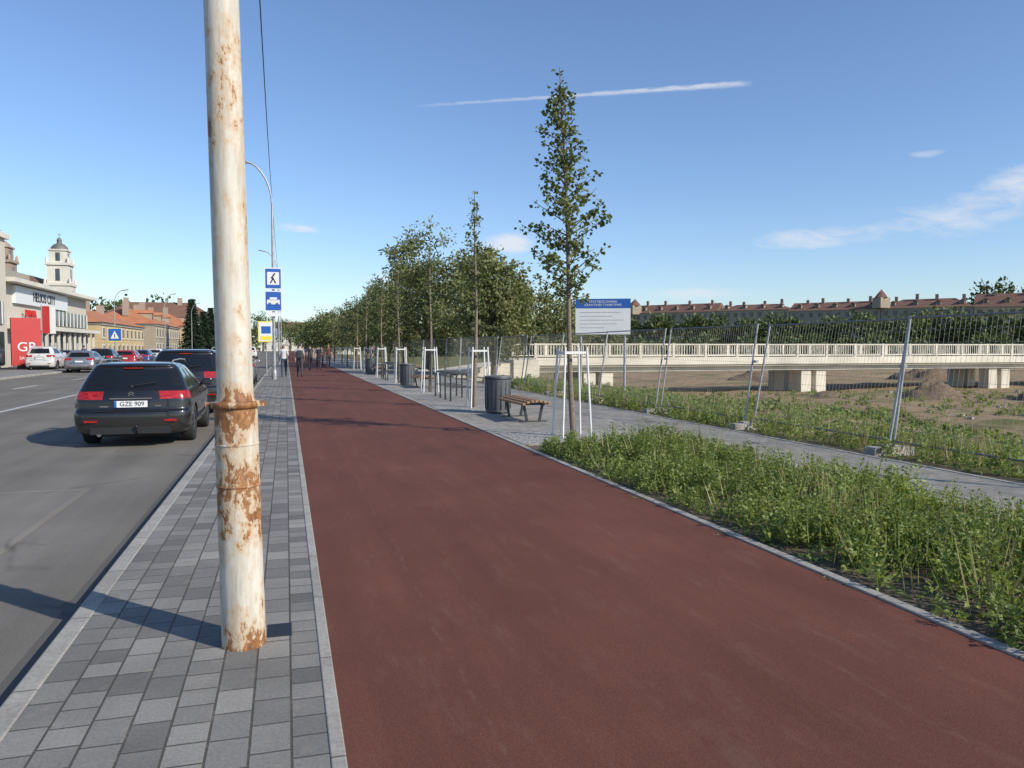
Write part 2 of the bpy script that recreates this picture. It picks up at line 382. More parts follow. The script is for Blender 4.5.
for i in range(-1,40):
    if i*9>22: g.bx(-10.8,-10.68,i*9,i*9+3,-.2,-.114,M['paint'])
g.build('road_marking')
g=MB()
TY=[12.95,19.8,27,34.2,41.4,48.6,56,64,72,82]
for y in TY: g.bx(3.72,6.4 if y<13 else 5.7,y-.93 if y<13 else y-.85,y+.85,-.1,.008,M['gravel'])
g.build('gravel_tree_pit')
g=MB(); g.bx(-.12,.01,4.38,4.58,-.05,.004,M['black']); g.build('missing_paver_shade')  # flat black slab: shade of the paver hole put in as colour

# ---------------------------------------------------------------- near pole
pole=group('utility_pole',(-.238,4.33,0),rot=(R(0),R(-1.0),0))
g=MB()
g.lathe([(.116,-.1),(.114,.0),(.111,.55),(.110,1.27),(.109,1.30),(.096,1.33),(.092,1.36),(.088,3.0),(.082,5.5),(.080,7.3),(.0,7.32)],M['rusty'],n=40); g.build('shaft',pole)
g=MB()
g.lathe([(.110,1.278),(.123,1.28),(.125,1.297),(.123,1.312),(.096,1.316)],M['rusty'],n=40)
g.box((.135,-.02,1.297),(.04,.025,.025),M['rusty']); g.box((-.135,.0,1.30),(.03,.025,.025),M['rusty']); g.build('clamp_ring',pole)
g=MB(); g.lathe([(.111,.86),(.1145,.862),(.1145,.872),(.111,.874)],M['rusty'],n=40); 
g.lathe([(.111,1.08),(.1135,1.082),(.1135,1.09),(.111,1.092)],M['rusty'],n=40); g.build('weld_seams',pole)
g=MB(); g.tube([(0,0,6.9),(-.9,0,7.3)],.03,M['galv'],8); g.lathe([(.05,6.85),(.1,6.87),(.1,6.95),(.05,6.97)],M['galv'],n=16); g.build('bracket',pole)

# lamps -------------------------------------------------------------
def lamp(x,y,h,reach,dirx=-1,mat=None,name='street_lamp',r=.09):
    e=group(name,(x,y,-.0)); mat=mat or M['galv']
    g=MB(); pts=[(0,0,-.1),(0,0,h*.35),(0,0,h*.8)]; rad=[r,r*.8,r*.6]
    for k in range(1,7):
        a=k/6*math.pi/2*.85
        pts.append((dirx*reach*(1-math.cos(a)),0,h*.8+h*.2*math.sin(a))); rad.append(r*.5)
    g.tube(pts,rad,mat,10); g.lathe([(r*1.5,-.02),(r*1.5,.4),(r,.5)],mat,n=12); g.build('pole',e)
    p=pts[-1]; g=MB(); 
    rt=Matrix.Rotation(R(12*dirx*-1),3,'Y')
    g.box((p[0]+dirx*.25,0,p[2]+.02),(.6,.2,.07),M['galv'],rt); g.box((p[0]+dirx*.28,0,p[2]-.025),(.45,.15,.03),M['signw'],rt); g.build('lamp_head',e,bevel=.02)
    return e
L1=lamp(-.56,39.8,10.6,1.35)
lamp(-.62,75,10.5,1.5); lamp(-.62,110,10.5,1.5)
lamp(-15.2,79,6.9,.9,1,r=.06); lamp(-15.2,110,8.6,1.2,1,r=.07); lamp(-15.2,140,9,1.2,1,r=.07)
def board(g,c,w,h,mat,t=.03,border=None):
    if border: g.box(c,(w,t,h),border); g.box((c[0],c[1]-t*.6,c[2]),(w*.9,t*.5,h*.9),mat)
    else: g.box(c,(w,t,h),mat)
g=MB(); board(g,(0,-.14,4.95),.8,1.05,M['blue'],.03,M['signw'])
g.box((0,-.165,4.95),(.56,.012,.62),M['signw'])
g.box((0,-.175,5.08),(.07,.008,.3),M['black'],Matrix.Rotation(.6,3,'Y')); g.box((.05,-.175,4.85),(.06,.008,.3),M['black'],Matrix.Rotation(-.5,3,'Y'));g.box((-.06,-.175,4.85),(.06,.008,.3),M['black'],Matrix.Rotation(.5,3,'Y'))
board(g,(0,-.14,3.85),.8,1.0,M['blue'],.03,M['signw'])
g.box((0,-.165,3.80),(.6,.012,.22),M['signw']); g.box((0,-.165,3.96),(.34,.012,.14),M['signw'])
g.lathe([(.07,-.18),(0,-.181)],M['blue'],(-.17,0,3.70),12,'y'); g.lathe([(.07,-.18),(0,-.181)],M['blue'],(.17,0,3.70),12,'y')
board(g,(0,-.14,3.2),.7,.2,M['signw'])
for z in (4.95,3.85,3.2): g.box((0,-.05,z),(.1,.15,.05),M['galv'])
g.build('traffic_signs',L1)
def post_sign(name,x,y,z,w,h,face,border,r=.035):
    e=group(name,(x,y,0)); g=MB(); g.tube([(0,0,-.15),(0,0,z+h/2)],r,M['galv'],8); g.build('post',e)
    g=MB(); board(g,(0,-.06,z),w,h,face,.03,border); g.build('panel',e); return e
e=post_sign('pedestrian_crossing_sign',-12.7,66,2.55,1.0,1.05,M['blue'],M['yellow'])
g=MB(); g.add([(-.3,-.1,2.25),(.3,-.1,2.25),(0,-.1,2.85)],[(0,1,2)],M['signw']); g.box((0,-.11,2.48),(.06,.01,.3),M['black']); g.build('pictogram',e)
e=post_sign('bus_stop_sign',-1.05,45,2.45,.85,1.15,M['signw'],M['yellow'])
g=MB(); g.box((0,-.09,2.55),(.5,.01,.4),M['blue']); g.box((0,-.09,2.1),(.6,.01,.2),M['yellow']); g.build('pictogram',e)
post_sign('traffic_sign',-.9,58,2.6,.6,.6,M['blue'],M['signw'])
g=MB(); pts=[]
a=Vector((-.25,4.33,7.05)); b_=Vector((-.56,39.8,8.9))
for i in range(25):
    t=i/24; p=a.lerp(b_,t); p.z-=1.0*4*t*(1-t)*.5; pts.append(p)
g.tube(pts,.011,M['black'],5); g.build('overhead_cable')
g=MB(); pts=[Vector((-.56,39.8,8.9)).lerp(Vector((-.62,75,8.9)),i/12)-Vector((0,0,2*(i/12)*(1-i/12))) for i in range(13)]
g.tube(pts,.011,M['black'],5); g.build('overhead_cable')

# ---------------------------------------------------------------- cars
def make_car(name,x,y,rz,paint,L=4.83,zs=1.0,W=1.86,plate='',detail=True,estate=True):
    e=group(name,(x,y,-.12),rz)
    w=W/1.86
    if estate:
        lv=[(.20,.18,.15,.78,.2),(.25,.05,.06,.87,.2),(.36,0,0,.915,.2),(.50,-.005,0,.93,.2),(.60,0,.01,.93,.2),(.635,.015,.03,.93,.2),(.655,.06,.05,.928,.2),
            (.77,.06,.12,.928,.2),(.84,.07,.32,.922,.2),(.90,.085,.65,.912,.2),(.985,.11,1.15,.878,.2),(1.015,.14,1.28,.86,.19),(1.04,.165,1.36,.85,.18),
            (1.14,.235,1.58,.81,.17),(1.26,.32,1.85,.755,.16),(1.35,.385,2.06,.705,.16),(1.385,.40,2.17,.685,.16),(1.405,.37,2.28,.665,.16),(1.44,.38,2.5,.625,.16),(1.465,.5,2.75,.54,.2),(1.475,.8,3.0,.40,.2)]
    else:
        lv=[(.20,.18,.15,.78,.2),(.25,.05,.06,.87,.2),(.36,0,0,.915,.2),(.50,-.005,0,.93,.2),(.60,0,.01,.93,.2),(.655,.05,.05,.928,.2),
            (.77,.06,.12,.928,.2),(.84,.07,.32,.922,.2),(.90,.09,.65,.912,.2),(.985,.13,1.0,.878,.2),(1.015,.15,1.1,.86,.19),(1.04,.17,1.15,.85,.18),
            (1.14,.25,1.3,.80,.17),(1.26,.34,1.5,.745,.16),(1.35,.42,1.68,.70,.16),(1.385,.46,1.78,.68,.16),(1.42,.50,1.95,.65,.16),(1.455,.6,2.2,.56,.2),(1.465,.9,2.5,.4,.2)]
    lv=[(z*zs,a,L-f,h*w,c) for z,a,f,h,c in lv]
    sidef=[0,.025,.05,.27,.295,.56,.585,.90,1.0]
    def half(yr,yf,hw,cr):
        P=[]; bu=.07
        for t in (0,.35,.60,1.0): P.append(((hw-cr)*t,yr+bu*t*t))
        for a in (30,60): P.append((hw-cr+cr*math.sin(R(a)),yr+bu+cr*(1-math.cos(R(a)))))
        ys_=yr+bu+cr; fr=.32 ; ye=yf-fr-.1
        for f in sidef: P.append((hw-.02*abs(f-.45)*2*f,ys_+(ye-ys_)*f))
        for a in (30,60): P.append((hw-.02-fr+fr*math.cos(R(a)),ye+fr*math.sin(R(a))))
        P.append((hw-.02-fr,ye+fr)); P.append(((hw-fr)*.5,yf-.025)); P.append((0,yf))
        return P
    mats=[M['black'],paint,M['cglass'],M['tail'],M['tyre']]
    verts=[];faces=[];mi=[]
    nh=len(half(0,L,.9,.2)); ring=2*nh-2
    for z,a,b,h,c in lv:
        P=half(a,b,h,c); 
        for (px,py) in P: verts.append((px,py,z))
        for (px,py) in P[-2:0:-1]: verts.append((-px,py,z))
    nl=len(lv)
    def li(q): return [i for i,l in enumerate(lv) if abs(l[0]/zs-q)<1e-4][0]
    glass0=li(1.04); glass1=li(1.35); t0=li(.84); t1=li(.985)
    for j in range(nl-1):
        for i in range(ring):
            k=(i+1)%ring
            faces.append((j*ring+i,j*ring+k,(j+1)*ring+k,(j+1)*ring+i))
            s=i if i<nh-1 else ring-1-i
            m_=1
            if j==0: m_=0
            if glass0<=j<glass1:
                if s in(0,1,2): m_=2
                elif s in(8,10,12): m_=2
                elif s in(9,11): m_=0
                elif s>=14: m_=2
            if t0<=j<t1 and s in (2,3,4,5,6): m_=3
            if t0<=j<t1 and s in (14,15) and j<=t0+1: m_=2
            mi.append(m_)
    for base,fl in ((0,True),((nl-1)*ring,False)):
        for i in range(nh-1):
            a=base+i;b=base+i+1
            c=base+((ring-(i+1))%ring); d=base+((ring-i)%ring)
            f=[a,b,c,d]; ff=[]
            for q in f:
                if q not in ff: ff.append(q)
            if fl: ff=ff[::-1]
            faces.append(tuple(ff)); mi.append(0 if fl else 1)
    me=bpy.data.meshes.new('tmp'); me.from_pydata(verts,[],faces)
    for q in mats: me.materials.append(q)
    me.polygons.foreach_set('material_index',mi); me.update()
    bm=bmesh.new(); bm.from_mesh(me); bmesh.ops.recalc_face_normals(bm,faces=bm.faces); bm.to_mesh(me); bm.free()
    tmp=bpy.data.objects.new('tmp',me); COL.objects.link(tmp)
    md=tmp.modifiers.new('s','SUBSURF'); md.levels=2 if detail else 1; md.render_levels=md.levels
    wr=.33*max(1,zs*.98); wy=[1.0,L-.93]
    cut=MB()
    for yy in wy: cut.lathe([(0,-1.2),(wr+.045,-1.2),(wr+.045,1.2),(0,1.2)],M['black'],(0,yy,wr),28,'x')
    co=cut.build('cut',fix=True)
    bmd=tmp.modifiers.new('b','BOOLEAN'); bmd.operation='DIFFERENCE'; bmd.object=co; bmd.solver='EXACT'
    dg=bpy.context.evaluated_depsgraph_get()
    nm=bpy.data.meshes.new_from_object(tmp.evaluated_get(dg)); nm.name='body'
    bpy.data.objects.remove(tmp); bpy.data.objects.remove(co)
    for p in nm.polygons: p.use_smooth=True
    nm.set_sharp_from_angle(angle=R(38))
    body=bpy.data.objects.new('body',nm); COL.objects.link(body); body.parent=e
    g=MB(); hw=.93*w
    for yy in wy:
        for sx in(-1,1):
            xo=sx*(hw-.02); xi=sx*(hw-.24)
            g.lathe([(wr*.62,xi),(wr*.95,xi),(wr,xi+sx*.03),(wr,xo-sx*.03),(wr*.95,xo),(wr*.66,xo),(wr*.63,xo-sx*.02)],M['tyre'],(0,yy,wr),28,'x')
            g.lathe([(wr*.65,xo-sx*.015),(wr*.58,xo-sx*.04),(wr*.56,xo-sx*.1),(0,xo-sx*.1)],M['black'],(0,yy,wr),24,'x')
            for k in range(7):
                an=k/7*2*math.pi
                g.box((xo-sx*.03,yy+math.cos(an)*wr*.32,wr+math.sin(an)*wr*.32),(.03,wr*.62,.055),M['rim'],Matrix.Rotation(an,3,'X'))
            g.lathe([(wr*.16,xo-sx*.01),(0,xo-sx*.005)],M['rim'],(0,yy,wr),12,'x')
            g.lathe([(wr*.66,xo-sx*.012),(wr*.60,xo-sx*.012)],M['rim'],(0,yy,wr),24,'x')
    g.build('wheels',e)
    g=MB(); g.bx(-.55*w,.55*w,.35,L-.4,.17,.6,M['black']); g.build('underbody',e)
    g=MB()
    for sx in(-1,1): 
        g.box((sx*(.97*w),L-1.75,1.03*zs),(.2,.1,.14),paint); g.box((sx*(.88*w),L-1.73,.99*zs),(.1,.06,.05),M['black'])
    g.build('mirrors',e,bevel=.03)
    if estate:
        g=MB()
        for sx in(-1,1): g.tube([(sx*.58*w,.65,1.465*zs),(sx*.59*w,.8,1.505*zs),(sx*.60*w,1.6,1.515*zs),(sx*.60*w,2.3,1.495*zs),(sx*.58*w,2.55,1.45*zs)],.014,M['galv'],8)
        g.build('roof_rails',e)
    def yr_at(z):
        for (a,b) in zip(lv,lv[1:]):
            if a[0]<=z<=b[0]: t=(z-a[0])/(b[0]-a[0]); return a[1]+(b[1]-a[1])*t
        return 0
    g=MB(); zp=.76*zs; yp=yr_at(zp)-.012
    g.box((0,yp,zp),(.54,.02,.125),M['black']); g.box((0,yp-.012,zp),(.52,.01,.11),M['signw']); g.box((-.24,yp-.018,zp),(.04,.004,.108),M['blue'])
    g.build('number_plate',e)
    if plate: text('plate_text',plate,.105,(.02,yp-.02,zp),(R(90),0,0),M['black'],e,.001)
    g=MB(); z=.855*zs; g.box((0,yr_at(z)-.005,z),(.66,.02,.02),M['chrome']); 
    z=.94*zs
    for dz in (-.018,.018):
        for sx in (-1,1): g.box((sx*.022,yr_at(z)-.012,z+dz-.004),(.055,.012,.013),M['chrome'],Matrix.Rotation(sx*.6,3,'Y'))
    g.box((-.42,yr_at(.72)+.0,.72*zs),(.13,.01,.022),M['chrome']); g.box((.42,yr_at(.72)+.0,.72*zs),(.1,.01,.022),M['chrome'])
    z=.47*zs
    for sx in (-1,1):
        g.box((sx*.62*w,.022,z),(.2,.02,.035),M['tail'])
        g.box((sx*(.93*w),1.9,.86*zs),(.02,.2,.03),M['chrome'] if not estate else M['black']); g.box((sx*(.93*w),2.95,.86*zs),(.02,.2,.03),M['black'])
    g.box((0,.02,.31*zs),(1.25*w,.06,.12),M['black']); g.tube([(-.5,.2,.235),(-.5,.03,.235)],.035,M['chrome'],12)
    g.tube([(.1,.3,.24),(.1,-.04,.26),(.1,-.07,.36)],.016,M['black'],8); g.lathe([(0,.34),(.02,.35),(.028,.37),(.02,.39),(0,.4)],M['black'],(.1,-.07,0),12)
    g.build('rear_trim',e)
    g=MB(); z=1.08*zs; g.tube([(0,yr_at(z)-.03,z-.02),(.15,yr_at(z)-.03,z+.015),(.38,yr_at(z+.05)-.02,z+.05)],.009,M['black'],6)
    g.lathe([(.028,-.045),(0,-.05)],M['black'],(0,yr_at(z),z-.02),10,'y')
    z=1.375*zs; g.box((0,yr_at(z)-.02,z),(.3,.02,.018),M['tail']); g.build('rear_wiper',e)
    g=MB()
    zz=.64*zs; g.box((0,yr_at(zz)+.002,zz),(1.2*w,.012,.008),M['black'])
    g.build('tailgate_gap',e)
    return e
P_dark=carpaint('dark_grey_car_paint',(.014,.015,.017),.5)
P_black=carpaint('black_car_paint',(.008,.009,.012),.3); P_white=carpaint('white_car_paint',(.55,.55,.54),0)
P_red=carpaint('red_car_paint',(.35,.02,.02),.2); P_sil=carpaint('silver_car_paint',(.30,.31,.32),.7); P_blue=carpaint('blue_car_paint',(.03,.06,.16),.4)
make_car('parked_car',-2.55,14.35,0,P_dark,plate='GZE 909',zs=.985,L=4.4)
make_car('parked_car',-2.42,20.6,0,P_black,L=4.7,zs=1.13,plate='HJK 214')
make_car('parked_car',-2.35,29.5,0,P_black,L=4.5,zs=1.02)
make_car('parked_car',-2.3,36.5,0,P_sil,L=4.4,zs=1.0,estate=False)
for (x,y,p,es,zs,rz) in ((-13.2,57,P_sil,False,1,0),(-13.3,63.5,P_dark,True,1.1,0),(-13.2,72,P_red,False,1,0),(-13.2,79,P_blue,False,1,0),(-13.3,88,P_white,True,1.05,0),
    (-13.2,97,P_black,False,1,0),(-19.5,69,P_white,True,1.05,R(-90)),(-19.5,73,P_black,False,1,R(-90)),(-19.5,77.5,P_sil,False,1,R(-90)),(-19.5,82,P_white,False,1,R(-90)),(-5,118,P_white,True,1.2,0),(-9,150,P_dark,False,1,0),(-16.6,61,P_white,True,1.2,0)):
    make_car('parked_car' if x<-10 else 'car',x,y,rz,p,L=4.3,zs=zs,detail=False,estate=es)

# ---------------------------------------------------------------- vegetation
def young_tree(x,y,h,cb,maxr,seed,nb=58,lean=(-.02,0),leaf=.085,per=34,top=.94):
    r=np.random.default_rng(seed); rd=random.Random(seed)
    e=group('young_street_tree',(x,y,0))
    g=MB(); pts=[];rad=[]
    N=14
    for i in range(N+1):
        t=i/N; z=h*t-.05
        pts.append((lean[0]*z+.03*math.sin(t*7+seed),lean[1]*z+.03*math.cos(t*5+seed),z)); rad.append(.052*(1-t)**.8+.006)
    g.tube(pts,rad,M['barkY'],8)
    P=[];D=[]
    def tp(z):
        t=max(0,min(1,z/h)); f=t*N; i=min(N-1,int(f)); return Vector(pts[i]).lerp(Vector(pts[i+1]),f-i)
    for b in range(nb):
        t=(b+rd.random())/nb; z=cb+(h*top-cb)*t
        u=(z-cb)/(h-cb)
        prof=(min(1,(u+.10)/.28))*((1-u)**1.05)*1.22
        ln=maxr*prof*rd.uniform(.55,1.25)+.08
        az=b*2.4+rd.uniform(-.5,.5); up=rd.uniform(.15,.7)+u*.5
        d=Vector((math.cos(az),math.sin(az),up)).normalized()
        a=tp(z); q=[a]
        for k in range(1,5): 
            q.append(a+d*ln*k/4+Vector((rd.uniform(-.03,.03),rd.uniform(-.03,.03),.05*ln*(k/4)**2)))
        g.tube(q,[.013,.011,.008,.006,.003],M['barkY'],4,cap=False)
        n=int(per*(.22+ln/maxr)*rd.uniform(.6,1.3))
        cs=[rd.uniform(.2,1.08) for _ in range(max(2,int(3+4*ln/maxr)))]
        for c in range(n):
            s=rd.choice(cs)+rd.gauss(0,.05); f=max(0,min(3.999,s*4)); i=int(f); c0=q[i].lerp(q[i+1],f-i)
            o=Vector(r.normal(size=3))*.045
            P.append(c0+o); dd=Vector(r.normal(size=3))+d*.5; dd.z-=.5; D.append(dd)
    for c in range(14):
        z=rd.uniform(h*.84,h*.95); P.append(tp(z)+Vector(r.normal(size=3))*.03); D.append(Vector(r.normal(size=3)))
    for c in range(5): P.append(tp(h*.985)+Vector(r.normal(size=3))*.03); D.append(Vector(r.normal(size=3)))
    g.build('trunk_and_branches',e)
    n=len(P); L=leaf*rng.uniform(.6,1.25,n)
    leaves('foliage',[tuple(p) for p in P],[tuple(d) for d in D],L,L*.8,M['leafL'],e)
    return e
def guard(x,y):
    e=group('tree_guard',(x,y,0)); g=MB()
    for sx in(-1,1):
        for sy in(-1,1): g.tube([(sx*.27,sy*.27,-.05),(sx*.20,sy*.20,1.60)],.021,M['white'],8)
    for z in(1.5,):
        k=.265-.065*z/1.6
        for s in(-1,1): g.box((0,s*k,z),(2*k,.018,.045),M['white']); g.box((s*k,0,z),(.018,2*k-.03,.045),M['white'])
    g.build('stakes',e)
specs=[(6.5,2.45,.80),(5.75,2.5,.42),(5.5,2.4,.5),(5.6,2.3,.55),(5.2,2.2,.6),(5.4,2.2,.65),(5.4,2,.8),(5.6,2,.8),(5.4,2,.9),(5.6,2,.9)]
for i,(y,(h,cb,mr)) in enumerate(zip(TY,specs)):
    yy=y-.1 if i==0 else y
    young_tree(4.9+(0.02 if i==0 else -.1*(i%2)),yy,h,cb,mr,10+i,nb=96 if i==0 else 34,lean=(-.042 if i==0 else .004*((i%3)-1),0),leaf=.088 if i==0 else .085,per=28 if i==0 else 17)
    guard(4.88,yy)

def crown(cx,cy,cz,rx,ry,rz,nclump,per,leaf,r,spread=.5,lowdrop=0,sd=0):
    P=[];D=[];C=[]
    for c in range(nclump):
        while True:
            u=r.uniform(-1,1,3)
            q=np.linalg.norm(u)
            if .35<q<1: break
        n=mnoise.noise(Vector((u[0]*1.7+cx+sd*3.1,u[1]*1.7+cy,u[2]*1.7)))
        sc=1+.42*n
        c0=np.array([cx+u[0]*rx*sc,cy+u[1]*ry*sc,cz+u[2]*rz*sc]); C.append(c0)
        k=int(per*r.uniform(.5,1.5)); sp=spread*r.uniform(.5,1.2)
        o=r.normal(size=(k,3))*sp*.5; o[:,2]*=.8
        P.append(c0+o); d=o/ (np.linalg.norm(o,axis=1,keepdims=True)+1e-6)+r.normal(size=(k,3))*.6; d[:,2]-=.35+lowdrop; D.append(d)
    return np.concatenate(P),np.concatenate(D),C
def big_tree(name,x,y,h,rad,seed,base=.0,nclump=150,per=55,leaf=.24,mat='leafW',low=.14):
    r=np.random.default_rng(seed); e=group(name,(x,y,base))
    cz=h*(.5+low/2); rz=h*(.5-low/2)*.95
    P,D,C=crown(0,0,cz,rad,rad,rz,nclump,per,leaf,r,spread=rad*.2,sd=seed)
    g=MB(); g.tube([(0,0,-.2),(.05,0,h*.2),(0,.1,h*.45),(.1,0,h*.75)],[.035*h*.8,.027*h*.8,.02*h*.8,.006*h],M['bark'],8)
    for c in C[::6]:
        s=Vector((0,0,h*r.uniform(.15,.45))); c=Vector(c); mid=s.lerp(c,.5)+Vector((0,0,-.1*h*.3))
        g.tube([s,mid,c],[.012*h*.5,.008*h*.5,.003*h*.5],M['bark'],5,cap=False)
    g.build('trunk_and_limbs',e)
    n=len(P); L=leaf*rng.uniform(.6,1.3,n); leaves('foliage',P,D,L,L*.5,M[mat],e)
    return e
for i,(x,y,h,rad) in enumerate(((10.2,57.5,10.2,3.8),(13.0,53.6,9.3,3.3),(11.5,43.0,7.6,2.5),(9.9,66.5,9.4,3.4),(9.8,76,7.9,3),(9.0,90,7.4,3.2),(6.2,103,6.6,3.2),(20.5,57.5,7.9,3.0),(24.6,58.5,6.4,2.3),(17.0,63,7.3,2.6),(9.6,114,7.5,4))):
    big_tree('willow_tree',x,y,h,rad,100+i,base=gz(x,y) if x>8.6 else 0,nclump=170,per=50,leaf=.28)
def spruce(x,y,h,seed):
    r=np.random.default_rng(seed); e=group('spruce_tree',(x,y,-.1)); g=MB(); g.tube([(0,0,0),(0,0,h)],[.2,.02],M['bark'],6); P=[];D=[]
    for z in np.arange(h*.08,h,.35):
        rr=(1-z/h)*h*.24+.1
        for a in np.linspace(0,2*math.pi,9,endpoint=False):
            a+=r.uniform(-.4,.4); q=rr*r.uniform(.75,1.15); g.tube([(0,0,z),(q*math.cos(a),q*math.sin(a),z-q*.35)],[.04,.01],M['bark'],3,cap=False)
            for s in np.linspace(.15,1,9):
                for k in range(3):
                    P.append((q*s*math.cos(a)+r.normal()*.12,q*s*math.sin(a)+r.normal()*.12,z-q*s*.35)); D.append((math.cos(a)+r.normal()*.7,math.sin(a)+r.normal()*.7,-.5))
    g.build('trunk',e); n=len(P); leaves('foliage',P,D,.5*rng.uniform(.6,1.2,n),.25,M['leafS'],e)
for i,(x,y,h) in enumerate(((-16.2,150,10.5),(-15.8,166,9),(-15.8,182,10.5))): spruce(x,y,h,i)
for i,(x,y,h,rad) in enumerate(((-7,260,13,6),(-15.8,205,9,4),(-16,232,9,4.5),(-17,250,9,5),(1.5,300,12,7),(4.5,200,8,4),(7,150,7,4),(7.5,175,8,4))):
    big_tree('street_tree',x,y,h,rad,300+i,nclump=80,per=40,leaf=.5,mat='leafD')
def tree_mass(name,pts,hmin,hmax,wid,seed,per=700,leaf=.9,base=0):
    r=np.random.default_rng(seed); Ps=[];Ds=[]
    for (x,y) in pts:
        h=r.uniform(hmin,hmax); w=wid*r.uniform(.7,1.3)
        k=per; u=r.normal(size=(k,3)); u/=np.linalg.norm(u,axis=1,keepdims=True); q=r.uniform(.55,1,(k,1))
        nn=np.array([1+.4*mnoise.noise(Vector((a[0]*2+x,a[1]*2+y,a[2]*2))) for a in u])[:,None]
        p=u*q*nn*np.array([[w,w,h*.5]]); p[:,0]+=x;p[:,1]+=y;p[:,2]+=base+h*.48
        Ps.append(p); d=u+r.normal(size=(k,3))*.7; Ds.append(d)
    P=np.concatenate(Ps);D=np.concatenate(Ds);n=len(P)
    L=leaf*rng.uniform(.6,1.4,n); leaves(name,P,D,L,L*.7,M['leafD'])
def line(a,b,n,j,seed):
    r=np.random.default_rng(seed); return [(a[0]+(b[0]-a[0])*i/n+r.uniform(-j,j),a[1]+(b[1]-a[1])*i/n+r.uniform(-j,j)) for i in range(n+1)]
tree_mass('distant_trees',line((85,285),(232,112),50,3,1),11.5,14.8,5.0,1,800,1.1,-2)
tree_mass('distant_trees',line((60,262),(190,116),26,4,12),4.5,8,4.6,12,450,1.0,-2)
tree_mass('distant_trees',line((30,250),(90,262),12,4,2),8,12,5,2,600,1.1,-2)
tree_mass('distant_trees',line((-120,420),(130,430),34,8,3),9,14,9,3,400,1.8,0)
tree_mass('distant_trees',line((-72,268),(-34,262),9,4,4),13.5,17.5,6,4,700,1.2,0)
tree_mass('distant_trees',line((232,212),(250,192),4,2,6),23,27,6,6,800,1.3,0)
tree_mass('distant_trees',line((150,330),(330,330),20,6,8),14,19,8,8,450,1.5,0)

def weeds(name,regions,dens,hr,mat,seed,nl=55,leaf=(.03,.085),zf=None):
    r=np.random.default_rng(seed); P=[];D=[];L=[]; SP=[];SD=[];SL=[]
    for (x0,x1,y0,y1,dd) in regions:
        n=int((x1-x0)*(y1-y0)*dens*dd)
        for i in range(n):
            x=r.uniform(x0,x1); y=r.uniform(y0,y1)
            cl=mnoise.noise(Vector((x*.8,y*.8,seed)))
            if r.uniform()<.25-cl*.9: continue
            edge=min(1,(x-x0)/.25+.3,(x1-x)/.25+.35)
            h=hr[0]+(hr[1]-hr[0])*r.beta(1.7,2.4)*(1+.7*cl); h*=edge
            z0=zf(x,y) if zf else -.02
            lean=r.normal(size=2)*.16; k=int(nl*r.uniform(.6,1.3)*(h/hr[1]+.3))
            t=r.uniform(.02,1,k)**.8; a=r.uniform(0,2*math.pi,k)
            rad=.11*(1-t*.8)*r.uniform(.2,1,k)
            px=x+lean[0]*t*h*1.6+rad*np.cos(a); py=y+lean[1]*t*h*1.6+rad*np.sin(a); pz=z0+h*t
            P.append(np.stack([px,py,pz],1)); D.append(np.stack([np.cos(a),np.sin(a),r.uniform(-.35,.9,k)],1)+r.normal(size=(k,3))*.25)
            L.append(r.uniform(leaf[0],leaf[1],k)*(1.25-.6*t)*r.uniform(.75,1.35))
            ns=3; b=r.normal(size=(ns,2))*.05
            SP.append(np.stack([x+b[:,0],y+b[:,1],np.full(ns,z0)],1)); SD.append(np.stack([lean[0]*1.6+b[:,0],lean[1]*1.6+b[:,1],np.full(ns,1.)],1)); SL.append(np.full(ns,h*1.12))
    P=np.concatenate(P);D=np.concatenate(D);L=np.concatenate(L)
    o=leaves(name,P,D,L,L*.5,M[mat])
    SP=np.concatenate(SP);SD=np.concatenate(SD);SL=np.concatenate(SL)
    s=leaves('stems',SP,SD,SL,.012,M[mat],o,fold=.1)
    return o
gf=lambda x,y: gz(x,y) if x>8.7 else -.03
weeds('weed_bed',[(3.74,6.35,-.5,11.6,1)],56,(.12,.42),'weed',3,nl=66,leaf=(.025,.07))
weeds('tall_weeds',[(3.9,5.9,-.5,11.0,1)],6,(.34,.56),'weed',13,nl=60,leaf=(.025,.06))
weeds('fence_weeds',[(8.3,9.3,2,13,.5),(8.3,10.5,13,20,.8),(8.35,11,20,34,.4),(9.3,12,3,13,.3)],34,(.12,.46),'weed',5,nl=45,leaf=(.035,.09),zf=gf)
weeds('site_weeds',[(10.5,20,9,30,.5),(12,46,26,44,.22)],5,(.12,.4),'weed',6,nl=26,leaf=(.08,.2),zf=gz)
weeds('dry_weeds',[(3.8,6.3,0,11.5,.4),(8.3,9.5,4,30,.6),(10,30,10,44,.05)],26,(.28,.56),'dryw',9,nl=16,leaf=(.015,.03),zf=gf)
weeds('joint_grass',[(3.56,3.62,2,12,1),(-1.26,-1.2,2,30,.5),(6.4,6.5,3,12,1)],22,(.02,.07),'weed',21,nl=10,leaf=(.015,.035),zf=lambda x,y:(-.12 if x<0 else 0))
